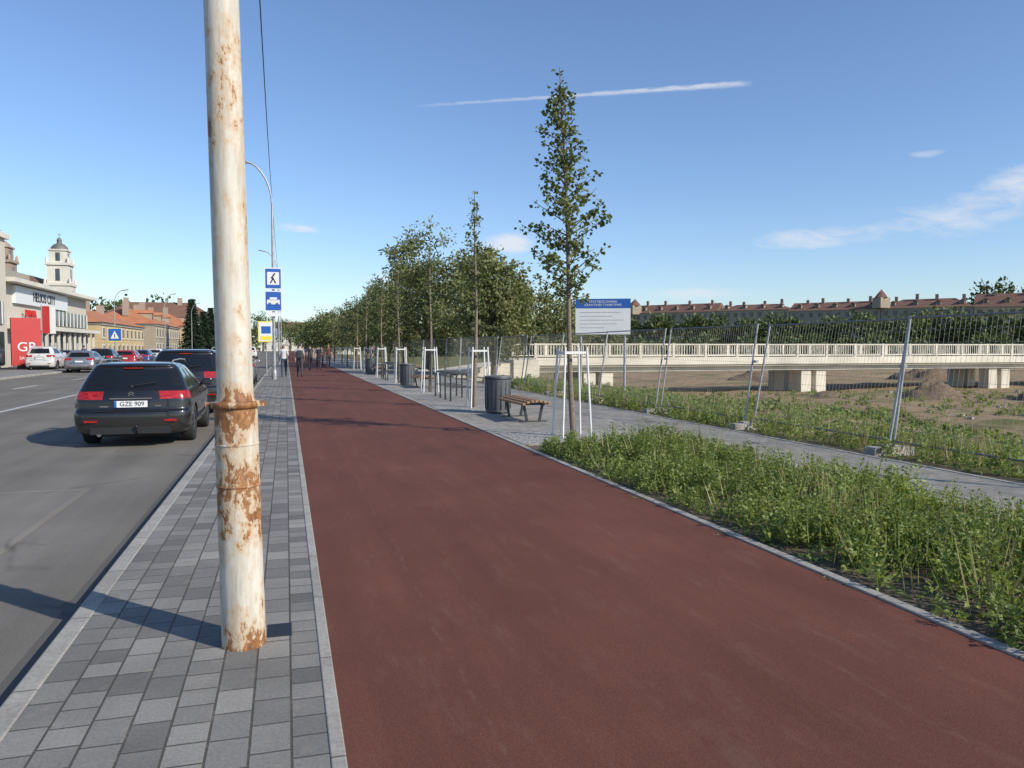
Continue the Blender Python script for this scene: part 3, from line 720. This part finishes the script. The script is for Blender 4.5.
# ---------------------------------------------------------------- fence
y=2.0; i=0; FX=8.78
while y<84:
    ln=3.68; rd=random.Random(i)
    lx=.30+rd.uniform(-.05,.05) if y<30 else .12
    e=group('temporary_fence_panel',(FX+rd.uniform(-.05,.05),y,gz(FX,y)+.10),rot=(0,math.atan(lx/2),R(rd.uniform(-1.2,1.2))))
    g=MB(); 
    for yy in(0.03,ln): g.tube([(0,yy,0),(0,yy,2.02)],.021,M['galv'],8)
    for zz in(.12,2.0): g.tube([(0,.03,zz),(0,ln,zz)],.015,M['fence'],6)
    g.build('frame',e)
    g=MB()
    nv=44 if y<40 else 24
    for k in range(1,nv):
        yy=.03+(ln-.03)*k/nv; g.tube([(0,yy,.12),(0,yy,2.0)],.0022,M['fence'],3,cap=False,smooth=False)
    for k in range(1,10):
        zz=.12+1.88*k/10; g.tube([(.003,.03,zz),(.003,ln,zz)],.0023,M['fence'],3,cap=False,smooth=False)
    g.build('wire_mesh',e)
    e2=group('fence_foot',(FX,y-.04,gz(FX,y)),R(rd.uniform(-8,8))); g=MB()
    g.bx(-.34,.34,-.12,.12,-.03,.13,M['concrete']); g.bx(-.12,.12,-.09,.09,.13,.16,M['concrete']); g.build('block',e2,bevel=.02)
    g=MB(); g.box((.2,0,1.35),(.06,.11,.05),M['galv']); g.build('clamp',e2)
    y+=3.8; i+=1

# ---------------------------------------------------------------- furniture
def bench(x,y,rz=0):
    e=group('park_bench',(x,y,0),rz); g=MB()
    n=7
    for k in range(n):
        u=(k/(n-1)-.5); g.box((u*.56,0,.46-.06*abs(u*2)**2.2),(.07,1.9,.045),M['wood'],Matrix.Rotation(.55*u*2*abs(u),3,'Y'))
    g.build('seat_slats',e,bevel=.006)
    g=MB()
    for yy in(-.68,.68):
        g.bx(-.26,.26,yy-.025,yy+.025,.36,.41,M['dsteel']); g.box((-.17,yy,.18),(.05,.05,.38),M['dsteel'],Matrix.Rotation(-.2,3,'Y')); g.box((.17,yy,.18),(.05,.05,.38),M['dsteel'],Matrix.Rotation(.2,3,'Y'))
        g.bx(-.3,.3,yy-.04,yy+.04,0,.02,M['dsteel'])
    g.bx(-.02,.02,-.65,.65,.36,.40,M['dsteel']); g.build('frame',e)
bench(5.05,16.3); bench(5.2,30.3); bench(5.2,45)
def bin_(x,y):
    e=group('litter_bin',(x,y,0)); g=MB()
    g.lathe([(.29,.03),(.295,.05),(.32,.88),(.325,.90),(.305,.905),(.29,.86),(.27,.3),(0,.3)],M['bin'],n=32); g.build('body',e)
    g=MB(); g.lathe([(.22,0),(.24,.03),(.24,.05)],M['dsteel'],n=24); g.lathe([(.325,.82),(.333,.83),(.333,.85),(.325,.86)],M['dsteel'],n=32)
    for k in range(16):
        a=k/16*2*math.pi; g.box((.311*math.cos(a),.311*math.sin(a),.45),(.012,.02,.7),M['dsteel'],Matrix.Rotation(a,3,'Z'))
    g.build('base_and_ribs',e)
bin_(4.92,18.0); bin_(4.87,32.2); bin_(4.9,47)
def rack(x,y):
    e=group('bicycle_rack',(x,y,0)); g=MB()
    for k in range(4):
        yy=k*.8; pts=[(-.35,yy,0),(-.35,yy,.68)]
        for a in range(0,91,30): pts.append((-.23-.12*math.cos(R(a)),yy,.70+.12*math.sin(R(a))))
        for a in range(90,-1,-30): pts.append((.23+.12*math.cos(R(a)),yy,.70+.12*math.sin(R(a))))
        pts+=[(.35,yy,0)]; g.tube(pts,.026,M['dsteel'],8)
        g.tube([(-.35,yy,.4),(.35,yy,.4)],.016,M['dsteel'],6)
        g.lathe([(.06,.0),(.06,.012),(0,.013)],M['dsteel'],(-.35,yy,0),10); g.lathe([(.06,.0),(.06,.012),(0,.013)],M['dsteel'],(.35,yy,0),10)
    g.build('hoops',e)
rack(5.0,22.3); rack(5.0,37)
e=group('information_board',(11.15,26.2,gz(11.15,26.2)),R(-24)); g=MB()
for sx in(-.8,.8): g.tube([(sx,.06,-.1),(sx,.06,3.3)],.045,M['galv'],8)
g.build('posts',e); g=MB(); g.bx(-1.0,1.0,-.03,.02,2.25,3.2,M['signw']); g.bx(-1.0,1.0,-.03,.02,3.203,3.55,M['blue'])
for k in range(5): 
    w=[1.5,1.2,1.6,1.35,.9][k]; g.bx(-.85,-.85+w,-.036,-.03,3.05-k*.14,3.062-k*.14,M['galv'])
g.build('panel',e)
text('title','STATYBOS DARBAI\nKRANTINES TVARKYMAS',.12,(0,-.034,3.38),(R(90),0,0),M['signw'],e,.002)

# ---------------------------------------------------------------- bridge
BY=46; e=group('pedestrian_bridge',(0,0,0))
g=MB(); g.bx(15,120,BY,BY+5,.30,.84,M['bridge']); g.bx(15,120,BY-.12,BY-.003,.42,.92,M['bridge']); g.build('deck',e,bevel=.03)
g=MB(); g.bx(15,120,BY+.35,BY+4.65,.0,.297,M['bridge']); g.build('girder',e)
g=MB()
for x in (19.5,36.0,52.9,70,87,104):
    for dx in (-.62,.62): 
        g.bx(x+dx-.42,x+dx+.42,BY+.5,BY+1.4,-2.6,-.002,M['bridge'])
        g.bx(x+dx-.42,x+dx+.42,BY+3.6,BY+4.4,-2.6,-.002,M['bridge'])
g.bx(13.5,15.2,BY-.3,BY+5.3,-2,.82,M['bridge']); g.build('piers',e,bevel=.03)
for yy in (BY-.05,BY+4.95):
    g=MB(); x=15.0
    while x<120:
        g.bx(x-.08,x+.08,yy-.06,yy+.06,.922,1.84,M['bridge'])
        for k in range(1,12): g.bx(x+k*.2-.016,x+k*.2+.016,yy-.015,yy+.015,1.04,1.74,M['bridge'])
        x+=2.4
    g.bx(15,120,yy-.05,yy+.05,1.74,1.82,M['bridge']); g.bx(15,120,yy-.04,yy+.04,.98,1.04,M['bridge']); g.build('railing',e)
g=MB(); g.add([(8.9,BY-.1,-.3),(15,BY-.1,-2),(15,BY+5.1,-2),(8.9,BY+5.1,-.3),(8.9,BY-.1,0),(15,BY-.1,.84),(15,BY+5.1,.84),(8.9,BY+5.1,0)],[(0,1,5,4),(1,2,6,5),(2,3,7,6),(3,0,4,7),(4,5,6,7),(3,2,1,0)],M['bridge']); g.build('ramp',e)
def mound(x,y,r,h,seed):
    g=MB(); n=26; m_=12; vs=[];fs=[]
    for j in range(m_+1):
        t=j/m_
        for k in range(n):
            a=2*math.pi*k/n; rr=r*t; z=h*math.cos(t*math.pi/2)**1.3
            nn=mnoise.fractal(Vector((math.cos(a)*rr*.9+seed,math.sin(a)*rr*.9,seed)),1,2,4)
            vs.append((x+rr*math.cos(a)*(1+.15*nn)*1.3,y+rr*math.sin(a),gz(x,y)-.15+max(0,z*(1+.55*nn))))
    for j in range(m_):
        for k in range(n): fs.append((j*n+k,j*n+(k+1)%n,(j+1)*n+(k+1)%n,(j+1)*n+k))
    g.add(vs,fs,M['mound'],True); g.build('dirt_mound')
m,nt,b=mk('mound_dirt'); p=nt.pos()
nt.put(b.inputs['Base Color'],nt.ramp(nt.noise(p,2.5,6,.75),[(.3,(.13,.085,.052)),(.6,(.23,.165,.105)),(.8,(.32,.25,.17))])); nt.put(b.inputs['Normal'],nt.bump(nt.noise(p,5,6,.7),.9,.2)); b.inputs['Roughness'].default_value=1; M['mound']=m
for i,(x,y,r,h) in enumerate(((37.6,37.5,1.8,1.2),(44.5,34.5,2.6,1.4),(49,36,2.4,1.3),(33,41,1.2,.5),(60,60,4,1.6),(42,62,3,1.0),(28,41,1.0,.5))): mound(x,y,r,h,i*3.7+1)
g=MB()
rd=random.Random(3)
for k in range(70):
    x=rd.uniform(14,50);y=rd.uniform(16,44); s=rd.uniform(.06,.26)
    g.box((x,y,gz(x,y)+s*.2),(s*1.3,s,s*.6),M['concrete'],Matrix.Rotation(rd.uniform(0,3),3,'Z')@Matrix.Rotation(rd.uniform(-.4,.4),3,'X'))
g.build('rubble',bevel=.03)

# ---------------------------------------------------------------- buildings
def house(name,loc,rz,L,Dp,eave,ridge,st,bays,wall,roof,hip=True,chim=3,dorm=0,winw=1.1,trim=None):
    e=group(name,loc,rz); trim=trim or M['plW']
    g=MB(); g.bx(0,L,0,Dp,-2.5,eave,wall); g.build('walls',e)
    g=MB(); g.bx(-.15,L+.15,-.2,Dp+.2,eave+.003,eave+.28,trim); 
    if st>2: g.bx(-.05,L+.05,-.08,-.003,eave/st-.1,eave/st+.12,trim)
    g.build('cornice',e)
    ov=.45; h=Dp/2 if hip else 0; z0=eave+.285
    g=MB(); g.add([(-ov,-ov,z0),(L+ov,-ov,z0),(L+ov,Dp+ov,z0),(-ov,Dp+ov,z0),(h*.9,Dp/2,ridge),(L-h*.9,Dp/2,ridge)],[(0,1,5,4),(1,2,5),(2,3,4,5),(3,0,4),(3,2,1,0)],roof); 
    rd=random.Random(int(L*10+loc[1]))
    for k in range(dorm):
        x=L*(k+.5)/dorm; y=Dp*.16; z=z0+(ridge-z0)*.32
        g.bx(x-.7,x+.7,y-.6,y+1.6,z-.4,z+1.0,wall); g.add([(x-.9,y-.8,z+1.0),(x+.9,y-.8,z+1.0),(x,y-.8,z+1.6),(x-.9,y+2.4,z+1.0),(x+.9,y+2.4,z+1.0),(x,y+2.4,z+1.6)],[(0,1,2),(0,2,5,3),(1,4,5,2)],roof)
        g.bx(x-.45,x+.45,y-.63,y-.603,z-.1,z+.8,M['win'])
    g.build('roof',e)
    g=MB()
    for k in range(chim):
        x=L*(k+.5+rd.uniform(-.2,.2))/chim; g.bx(x-.5,x+.5,Dp*.4,Dp*.4+.9,ridge-1.5,ridge+rd.uniform(.8,1.8),M['plP'])
    if chim: g.build('chimneys',e)
    g=MB(); f=MB(); fh=eave/st
    for s in range(st):
        for k in range(bays):
            x=L*(k+.5)/bays; zc=s*fh+fh*.56; hh=fh*.26
            f.bx(x-winw/2-.12,x+winw/2+.12,-.06,-.003,zc-hh-.12,zc+hh+.12,trim)
            g.bx(x-winw/2,x+winw/2,-.075,-.062,zc-hh,zc+hh,M['win']); f.bx(x-.035,x+.035,-.09,-.077,zc-hh,zc+hh,trim); f.bx(x-winw/2-.2,x+winw/2+.2,-.14,-.063,zc-hh-.2,zc-hh-.123,trim)
        for k in range(max(1,int(Dp/4))):
            y=Dp*(k+.5)/max(1,int(Dp/4)); zc=s*fh+fh*.56; hh=fh*.26
            for xx,sg in((0,-1),(L,1)): g.box((xx+sg*.02,y,zc),(.034,winw,2*hh),M['win'])
    g.build('windows',e); f.build('window_frames',e)
    return e
A=Vector((118,318,0)); B=Vector((262,141,0)); dv=(B-A); tot=dv.length; dv/=tot; ang=math.atan2(dv.y,dv.x); pos=0; i=0; rd=random.Random(5)
while pos<tot:
    ln=rd.uniform(24,38); p=A+dv*pos
    pl=rd.choice([M['plB'],M['plG'],M['plP'] if i%3==0 else M['plB'],M['plY'] if i%4==1 else M['plB']])
    house('apartment_building',(p.x,p.y,-1),ang,ln,13,rd.uniform(15.0,16.4),rd.uniform(18.8,20.4),5,int(ln/3),pl,M['roofR'],hip=(i%2==0),chim=4,dorm=int(ln/6),winw=1.3,trim=M['trimB'])
    if i in(1,4):
        e=group('roof_turret',(p.x,p.y,15)); g=MB(); g.bx(-2,2,-2,2,0,3.6,M['plB']); g.lathe([(2.9,3.6),(1.6,5.0),(.3,6.2),(0,6.6)],M['roofR'],n=4); g.build('turret',e)
    pos+=ln+.2; i+=1
def lhouse(x,y0,y1,eave,ridge,st,wall,roof,Dp=11,**k):
    return house('orange_roof_house',(x,y0,0),R(90),y1-y0,Dp,eave,ridge,st,int((y1-y0)/3),wall,roof,**k)
lhouse(-22,106,136,4.4,7.0,2,M['plY'],M['roofO'],chim=3)
lhouse(-21,141,172,5.2,8.4,2,M['plB'],M['roofO'],chim=4,dorm=3)
lhouse(-20,177,215,5.8,9.2,2,M['plY'],M['roofO'],chim=3)
lhouse(-20,222,262,7,10.5,2,M['plW'],M['roofR'],chim=3)
house('orange_roof_house',(-46,118,0),0,16,10,5.0,8.2,2,5,M['plW'],M['roofO'],chim=2)
house('orange_roof_house',(-40,190,0),0,24,12,8,12,3,7,M['plW'],M['roofR'],chim=2)
house('orange_roof_house',(-10,330,0),0,40,12,8,12,3,12,M['plW'],M['roofR'],chim=2)
e=group('shopping_centre',(0,0,0))
g=MB(); g.bx(-60,-22,71,99,-.3,6.9,M['panel']); g.build('main_block',e)
g=MB(); g.bx(-60,-21.5,48,70.99,-.3,10.2,M['panel']); g.bx(-60,-21.2,47.8,71.2,10.203,10.6,M['plW']); g.build('corner_block',e)
g=MB(); g.bx(-60,-20.9,71.21,99.4,6.903,7.25,M['plW']); g.bx(-21.995,-20.6,71.3,99.3,3.1,3.45,M['plW']); g.build('cornice',e)
g=MB(); g.bx(-21.99,-21.9,76,98.6,.2,3.0,M['win']); g.bx(-21.99,-21.9,84,98.6,3.7,5.2,M['win']); g.bx(-21.49,-21.4,50,70,3.4,5.2,M['win']); g.bx(-21.49,-21.4,50,70,.2,2.8,M['win']); g.bx(-50,-24,99.02,99.08,1,5,M['win']); g.build('glazing',e)
g=MB()
for k in range(17): 
    y=76+k*1.41; g.bx(-21.88,-21.8,y-.05,y+.05,.2,3.0,M['signw']); 
    if y>84: g.bx(-21.88,-21.8,y-.05,y+.05,3.7,5.2,M['signw'])
for k in range(12): y=50+k*1.77; g.bx(-21.38,-21.3,y-.05,y+.05,3.4,5.2,M['signw'])
for k in range(12): y=76+k*2; g.bx(-21.2,-21.0,y-.1,y+.1,-.1,3.1,M['plW'])
g.build('mullions_and_columns',e)
g=MB(); g.bx(-21.99,-21.7,74,90,5.3,6.8,M['signw']); g.build('fascia',e)
text('fascia_text','HELIOS CITY',1.2,(-21.68,82,6.05),(R(90),0,R(90)),M['dsteel'],e,.03)
text('shop_text','DANIJA',.8,(-21.35,67.5,7.0),(R(90),0,R(90)),M['letred'],e,.05)
text('shop_text','APOTHEKA',.8,(-21.35,66.8,5.9),(R(90),0,R(90)),M['letred'],e,.05)
text('shop_text','DANIJA',.9,(-21.6,77.5,4.5),(R(90),0,R(90)),M['letred'],e,.05)
g=MB(); g.bx(-30,-24,80,86,7.26,8.6,M['plG']); g.bx(-40,-34,88,94,7.26,8.4,M['galv']); g.build('roof_plant',e)
e=group('advertising_pylon',(-18.35,64.5,-.02),R(28)); g=MB(); g.bx(-.95,.95,-.15,.15,.25,3.75,M['redsign']); g.bx(-.6,.6,-.1,.1,-.1,.247,M['dsteel']); g.build('panel',e)
text('letters','GB',.95,(0,-.16,1.6),(R(90),0,0),M['signw'],e,.02); text('small_letters','SALON',.3,(0,-.16,.8),(R(90),0,0),M['signw'],e,.01)
for y,mm in ((70.5,M['redsign']),(72.2,M['signw'])):
    e=group('banner_flag',(-18.9,y,0)); g=MB(); g.tube([(0,0,-.1),(0,0,5)],.04,M['galv'],6); g.box((.3,0,3.8),(.55,.02,2.2),mm); g.build('flag',e)
def tower(e,cx,cy,s,zt,mat,dm):
    g=MB(); g.bx(cx-3*s,cx+3*s,cy-3*s,cy+3*s,0,zt*.56,mat); g.bx(cx-3.3*s,cx+3.3*s,cy-3.3*s,cy+3.3*s,zt*.56,zt*.58,mat)
    g.bx(cx-2.6*s,cx+2.6*s,cy-2.6*s,cy+2.6*s,zt*.58,zt*.73,mat); g.bx(cx-3.0*s,cx+3.0*s,cy-3.0*s,cy+3.0*s,zt*.73,zt*.75,mat)
    g.bx(cx-2.1*s,cx+2.1*s,cy-2.1*s,cy+2.1*s,zt*.75,zt*.85,mat); g.bx(cx-2.4*s,cx+2.4*s,cy-2.4*s,cy+2.4*s,zt*.85,zt*.862,mat)
    for sx in(-1,1):
        for sy in(-1,1):
            for (z0,z1,q) in((.75,.785,2.6),(.58,.61,3.0)):
                g.lathe([(.35*s,zt*z0),(.3*s,zt*z1),(0,zt*(z1+.02))],mat,(cx+sx*q*s,cy+sy*q*s,0),8)
    g.build('tower_walls',e)
    g=MB()
    for (z0,z1,r) in((.60,.70,2.6),(.765,.835,2.1),(.40,.52,3.0)):
        for sx,sy in((1,0),(0,-1),(-1,0)): 
            g.box((cx+sx*(r*s+.02),cy+sy*(r*s+.02),zt*(z0+z1)/2),(.05 if sx else 1.1*s,.05 if sy else 1.1*s,zt*(z1-z0)),M['win'])
    g.build('belfry_openings',e)
    g=MB(); g.lathe([(2.2*s,zt*.862),(2.1*s,zt*.88),(1.4*s,zt*.905),(.7*s,zt*.915),(.6*s,zt*.935),(.7*s,zt*.94),(.5*s,zt*.955),(.12*s,zt*.965),(.06*s,zt*.97),(.06*s,zt)],dm,(cx,cy,0),16)
    g.box((cx,cy,zt*.99),(.9*s,.1,.12),M['gold']); g.build('cupola_and_cross',e)
e=group('baroque_church',(-56,226,0)); tower(e,0,0,.95,31,M['plW'],M['dome']); tower(e,-13.5,0,1.1,31.5,M['plP'],M['plP'])
g=MB(); g.bx(-10.3,-2.9,-2.4,28,0,16,M['plW']); g.add([(-11,-2.4,16.01),(-2.5,-2.4,16.01),(-6.75,-2.4,20),(-11,28,16.01),(-2.5,28,16.01),(-6.75,28,20)],[(0,1,2),(1,4,5,2),(4,3,5),(3,0,2,5)],M['roofR']); g.build('nave',e)

# ---------------------------------------------------------------- people
def person(x,y,rz,h=1.74,shirt=(.1,.1,.12),trous=(.03,.035,.05),hair=(.03,.02,.015),step=.22,seed=0,bag=False):
    ms=simple('shirt',shirt,.85); mt=simple('trousers',trous,.85); mh=simple('hair',hair,.7); sk=simple('skin',(.42,.25,.18),.55); sh=simple('shoes',(.05,.05,.05),.6)
    e=group('pedestrian',(x,y,0),rz); k=h/1.74
    J=[(0,0,.96,.125,.095),(0,-.005,1.10,.115,.09),(0,0,1.27,.14,.10),(0,.0,1.40,.12,.085),(0,.0,1.49,.052,.052),(0,.012,1.55,.052,.055),(0,.02,1.61,.073,.088),(0,.012,1.67,.078,.095),(0,.0,1.725,.05,.06)]
    E=[(i,i+1) for i in range(8)]
    def addj(j,par): J.append(j); E.append((par,len(J)-1)); return len(J)-1
    for s in(-1,1):
        a=addj((s*.17,0,1.41,.058,.058),3); sw=-s*step
        b=addj((s*.215,-.02+sw*.25,1.13,.043,.043),a); c=addj((s*.215,.04+sw*.9,.90,.03,.03),b); d=addj((s*.21,.06+sw*1.0,.83,.036,.02),c)
        hp=addj((s*.085,0,.90,.095,.095),0); kn=addj((s*.095,s*step*.55+.03,.50,.062,.062),hp); an=addj((s*.095,s*step*1.25-.03,.09+(.05 if s*step<0 else 0),.04,.042),kn)
        addj((s*.1,s*step*1.25+.12,.035,.04,.03),an)
    me=bpy.data.meshes.new('t'); me.from_pydata([j[:3] for j in J],E,[])
    ob=bpy.data.objects.new('t',me); COL.objects.link(ob); ob.modifiers.new('k','SKIN')
    bm=bmesh.new(); bm.from_mesh(me); bm.verts.ensure_lookup_table(); ly=bm.verts.layers.skin.verify()
    for i,j in enumerate(J): bm.verts[i][ly].radius=(j[3],j[4]); bm.verts[i][ly].use_root=(i==0)
    bm.to_mesh(me); bm.free()
    q=ob.modifiers.new('s','SUBSURF'); q.levels=2
    dg=bpy.context.evaluated_depsgraph_get(); nm=bpy.data.meshes.new_from_object(ob.evaluated_get(dg)); bpy.data.objects.remove(ob)
    nm.materials.clear()
    for m_ in (ms,mt,mh,sk,sh): nm.materials.append(m_)
    for p in nm.polygons:
        c=p.center; p.use_smooth=True
        if c.z<.085: i=4
        elif abs(c.x)>.165 and c.z<1.2: i=3
        elif c.z<.98: i=1
        elif c.z<1.475: i=0
        elif c.z>1.69 or (c.z>1.60 and c.y<.0): i=2
        else: i=3
        p.material_index=i
    b=bpy.data.objects.new('body',nm); COL.objects.link(b); b.parent=e; b.scale=(k,k,k)
    g=MB(); g.tube([(0,.10,1.655),(0,.128,1.625),(0,.105,1.61)],[.008,.016,.008],sk,6)
    for s in(-1,1):
        g.lathe([(0,.0),(.022,.004),(.02,.012),(0,.014)],sk,(s*.082-(.007),.01,1.635),8,'x'); g.box((s*.03,.1,1.655),(.022,.008,.009),mh)
        sw=-s*step
        for fi in range(4):
            yy=.06+sw+(fi-1.5)*.018; g.tube([(s*.208,yy,.81),(s*.205,yy+.004,.775),(s*.195,yy+.006,.74+.006*abs(fi-1.2))],[.009,.008,.006],sk,5)
        g.tube([(s*.205,.095+sw,.835),(s*.198,.118+sw,.81),(s*.195,.12+sw,.785)],[.010,.009,.007],sk,5)
    g.box((0,.105,1.585),(.045,.008,.008),M['letred']); o=g.build('face_and_fingers',e); o.scale=(k,k,k)
    if bag:
        g=MB(); g.box((0,-.17,1.22),(.3,.16,.42),M['dsteel']); g.build('backpack',e,bevel=.05)
person(-.12,42.5,R(180),1.76,(.55,.55,.55),(.04,.05,.08),seed=1)
person(.68,42.0,R(0),1.8,(.42,.40,.38),(.04,.04,.05),step=-.2,bag=True)
person(1.55,54.0,R(10),1.78,(.03,.03,.04),(.02,.02,.03))
person(2.15,54.8,R(0),1.72,(.02,.02,.03),(.03,.03,.05),step=-.2)
person(2.9,56.5,R(185),1.8,(.10,.04,.04),(.03,.03,.04))
person(1.2,59,R(0),1.75,(.05,.06,.12),(.03,.03,.03))
person(2.6,61,R(0),1.75,(.25,.2,.18),(.03,.03,.03),step=-.15)
person(5.6,53,R(-60),1.7,(.04,.04,.05),(.02,.02,.03))
person(-16,71,R(0),1.75,(.1,.1,.15),(.03,.03,.04))

# ---------------------------------------------------------------- light, world, camera
EL=31; sd=Vector((.68,-.73,0)).normalized()
sunv=Vector((sd.x*math.cos(R(EL)),sd.y*math.cos(R(EL)),math.sin(R(EL))))
sl=bpy.data.lights.new('sun','SUN'); sl.energy=5.0; sl.angle=R(.53); sl.color=(1,.925,.79)
so=bpy.data.objects.new('sun',sl); COL.objects.link(so); so.rotation_euler=(-sunv).to_track_quat('-Z','Y').to_euler(); so.location=sunv*50
w=bpy.data.worlds.new('World'); scene.world=w; w.use_nodes=True; nt=NT(w.node_tree); bg=nt.n['Background']
sky=nt.node('ShaderNodeTexSky'); sky.sky_type='NISHITA'; sky.sun_disc=False; sky.sun_elevation=R(EL); sky.sun_rotation=math.atan2(sd.x,sd.y)
sky.altitude=150; sky.air_density=1.0; sky.dust_density=.4; sky.ozone_density=1.9
skyc=nt.mix(1,sky.outputs[0],(.92,1.02,1.20),'MULTIPLY')
tc=nt.node('ShaderNodeTexCoord').outputs['Generated']; x=nt.sep(tc)
az=nt.math('ARCTAN2',x[0],x[1]); el=nt.math('ARCSINE',x[2])
def blob(a,e_,sa,se):
    u=nt.math('DIVIDE',nt.math('SUBTRACT',az,R(a)),R(sa)); v=nt.math('DIVIDE',nt.math('SUBTRACT',el,R(e_)),R(se))
    q=nt.math('ADD',nt.math('MULTIPLY',u,u),nt.math('MULTIPLY',v,v)); return nt.math('POWER',2.718,nt.math('MULTIPLY',q,-1))
mask=None
for a,e_,sa,se,kk in ((37,7.4,4,.9,1.15),(46,8.2,5,1.6,1.0),(50,10.2,3,1.2,1.1),(44.5,12.3,1.6,.4,.9),(16.2,7.6,2.0,.8,1.8),(1,8.4,2.0,.4,1.3),(30,3.8,5,.6,1.1),(-14,4.0,6,.6,1.1),(8,5.0,4,.5,1.0)):
    bb=nt.math('MULTIPLY',blob(a,e_,sa,se),kk); mask=bb if mask is None else nt.math('ADD',mask,bb)
cn=nt.noise(nt.comb(nt.math('MULTIPLY',az,26),nt.math('ADD',nt.math('MULTIPLY',el,80),nt.math('MULTIPLY',az,9)),0),1.0,6,.68,.5)
cl=nt.ramp(nt.math('MULTIPLY',mask,cn),[(.28,0),(.80,.8)])
va=Vector((.1716,1.0087,.3126)).normalized(); vb=Vector((.5707,.8929,.3412)).normalized(); nn=va.cross(vb).normalized(); tt=nn.cross(va).normalized()
def dot(v): 
    nd=nt.node('ShaderNodeVectorMath',operation='DOT_PRODUCT'); nt.put(nd.inputs[0],tc); nd.inputs[1].default_value=v; return nd.outputs['Value']
d0=dot(nn); al=nt.math('ARCTAN2',dot(tt),dot(va)); tot_=va.angle(vb)
u=nt.math('DIVIDE',al,tot_)
cn2=nt.noise(nt.comb(nt.math('MULTIPLY',al,60),nt.math('MULTIPLY',d0,260),0),1,5,.65)
dd=nt.math('ABSOLUTE',nt.math('ADD',d0,nt.math('MULTIPLY',nt.math('SUBTRACT',cn2,.5),.006)))
wd=nt.math('MULTIPLY_ADD',u,.0026,.0016)
pr=nt.ramp(nt.math('DIVIDE',dd,wd),[(.2,1),(1,0)])
al_m=nt.ramp(nt.math('MULTIPLY_ADD',u,.8,.1),[(.08,0),(.16,.3),(.5,.7),(.80,.9),(.90,.6),(.93,0)])
ct=nt.math('MULTIPLY',nt.math('MULTIPLY',pr,al_m),nt.ramp(cn2,[(.25,.25),(.55,.75)]))
tot2=nt.math('MAXIMUM',cl,ct)
c=nt.mix(tot2,skyc,(6.0,6.1,6.4))
nt.put(bg.inputs[0],c); bg.inputs[1].default_value=.138

cam=bpy.data.cameras.new('camera'); co=bpy.data.objects.new('camera',cam); COL.objects.link(co)
cam.sensor_width=36; cam.lens=770/1024*36; cam.clip_start=.05; cam.clip_end=6000
co.location=(0,0,1.6); co.rotation_euler=(R(90-2.751),0,R(-16.34)); scene.camera=co
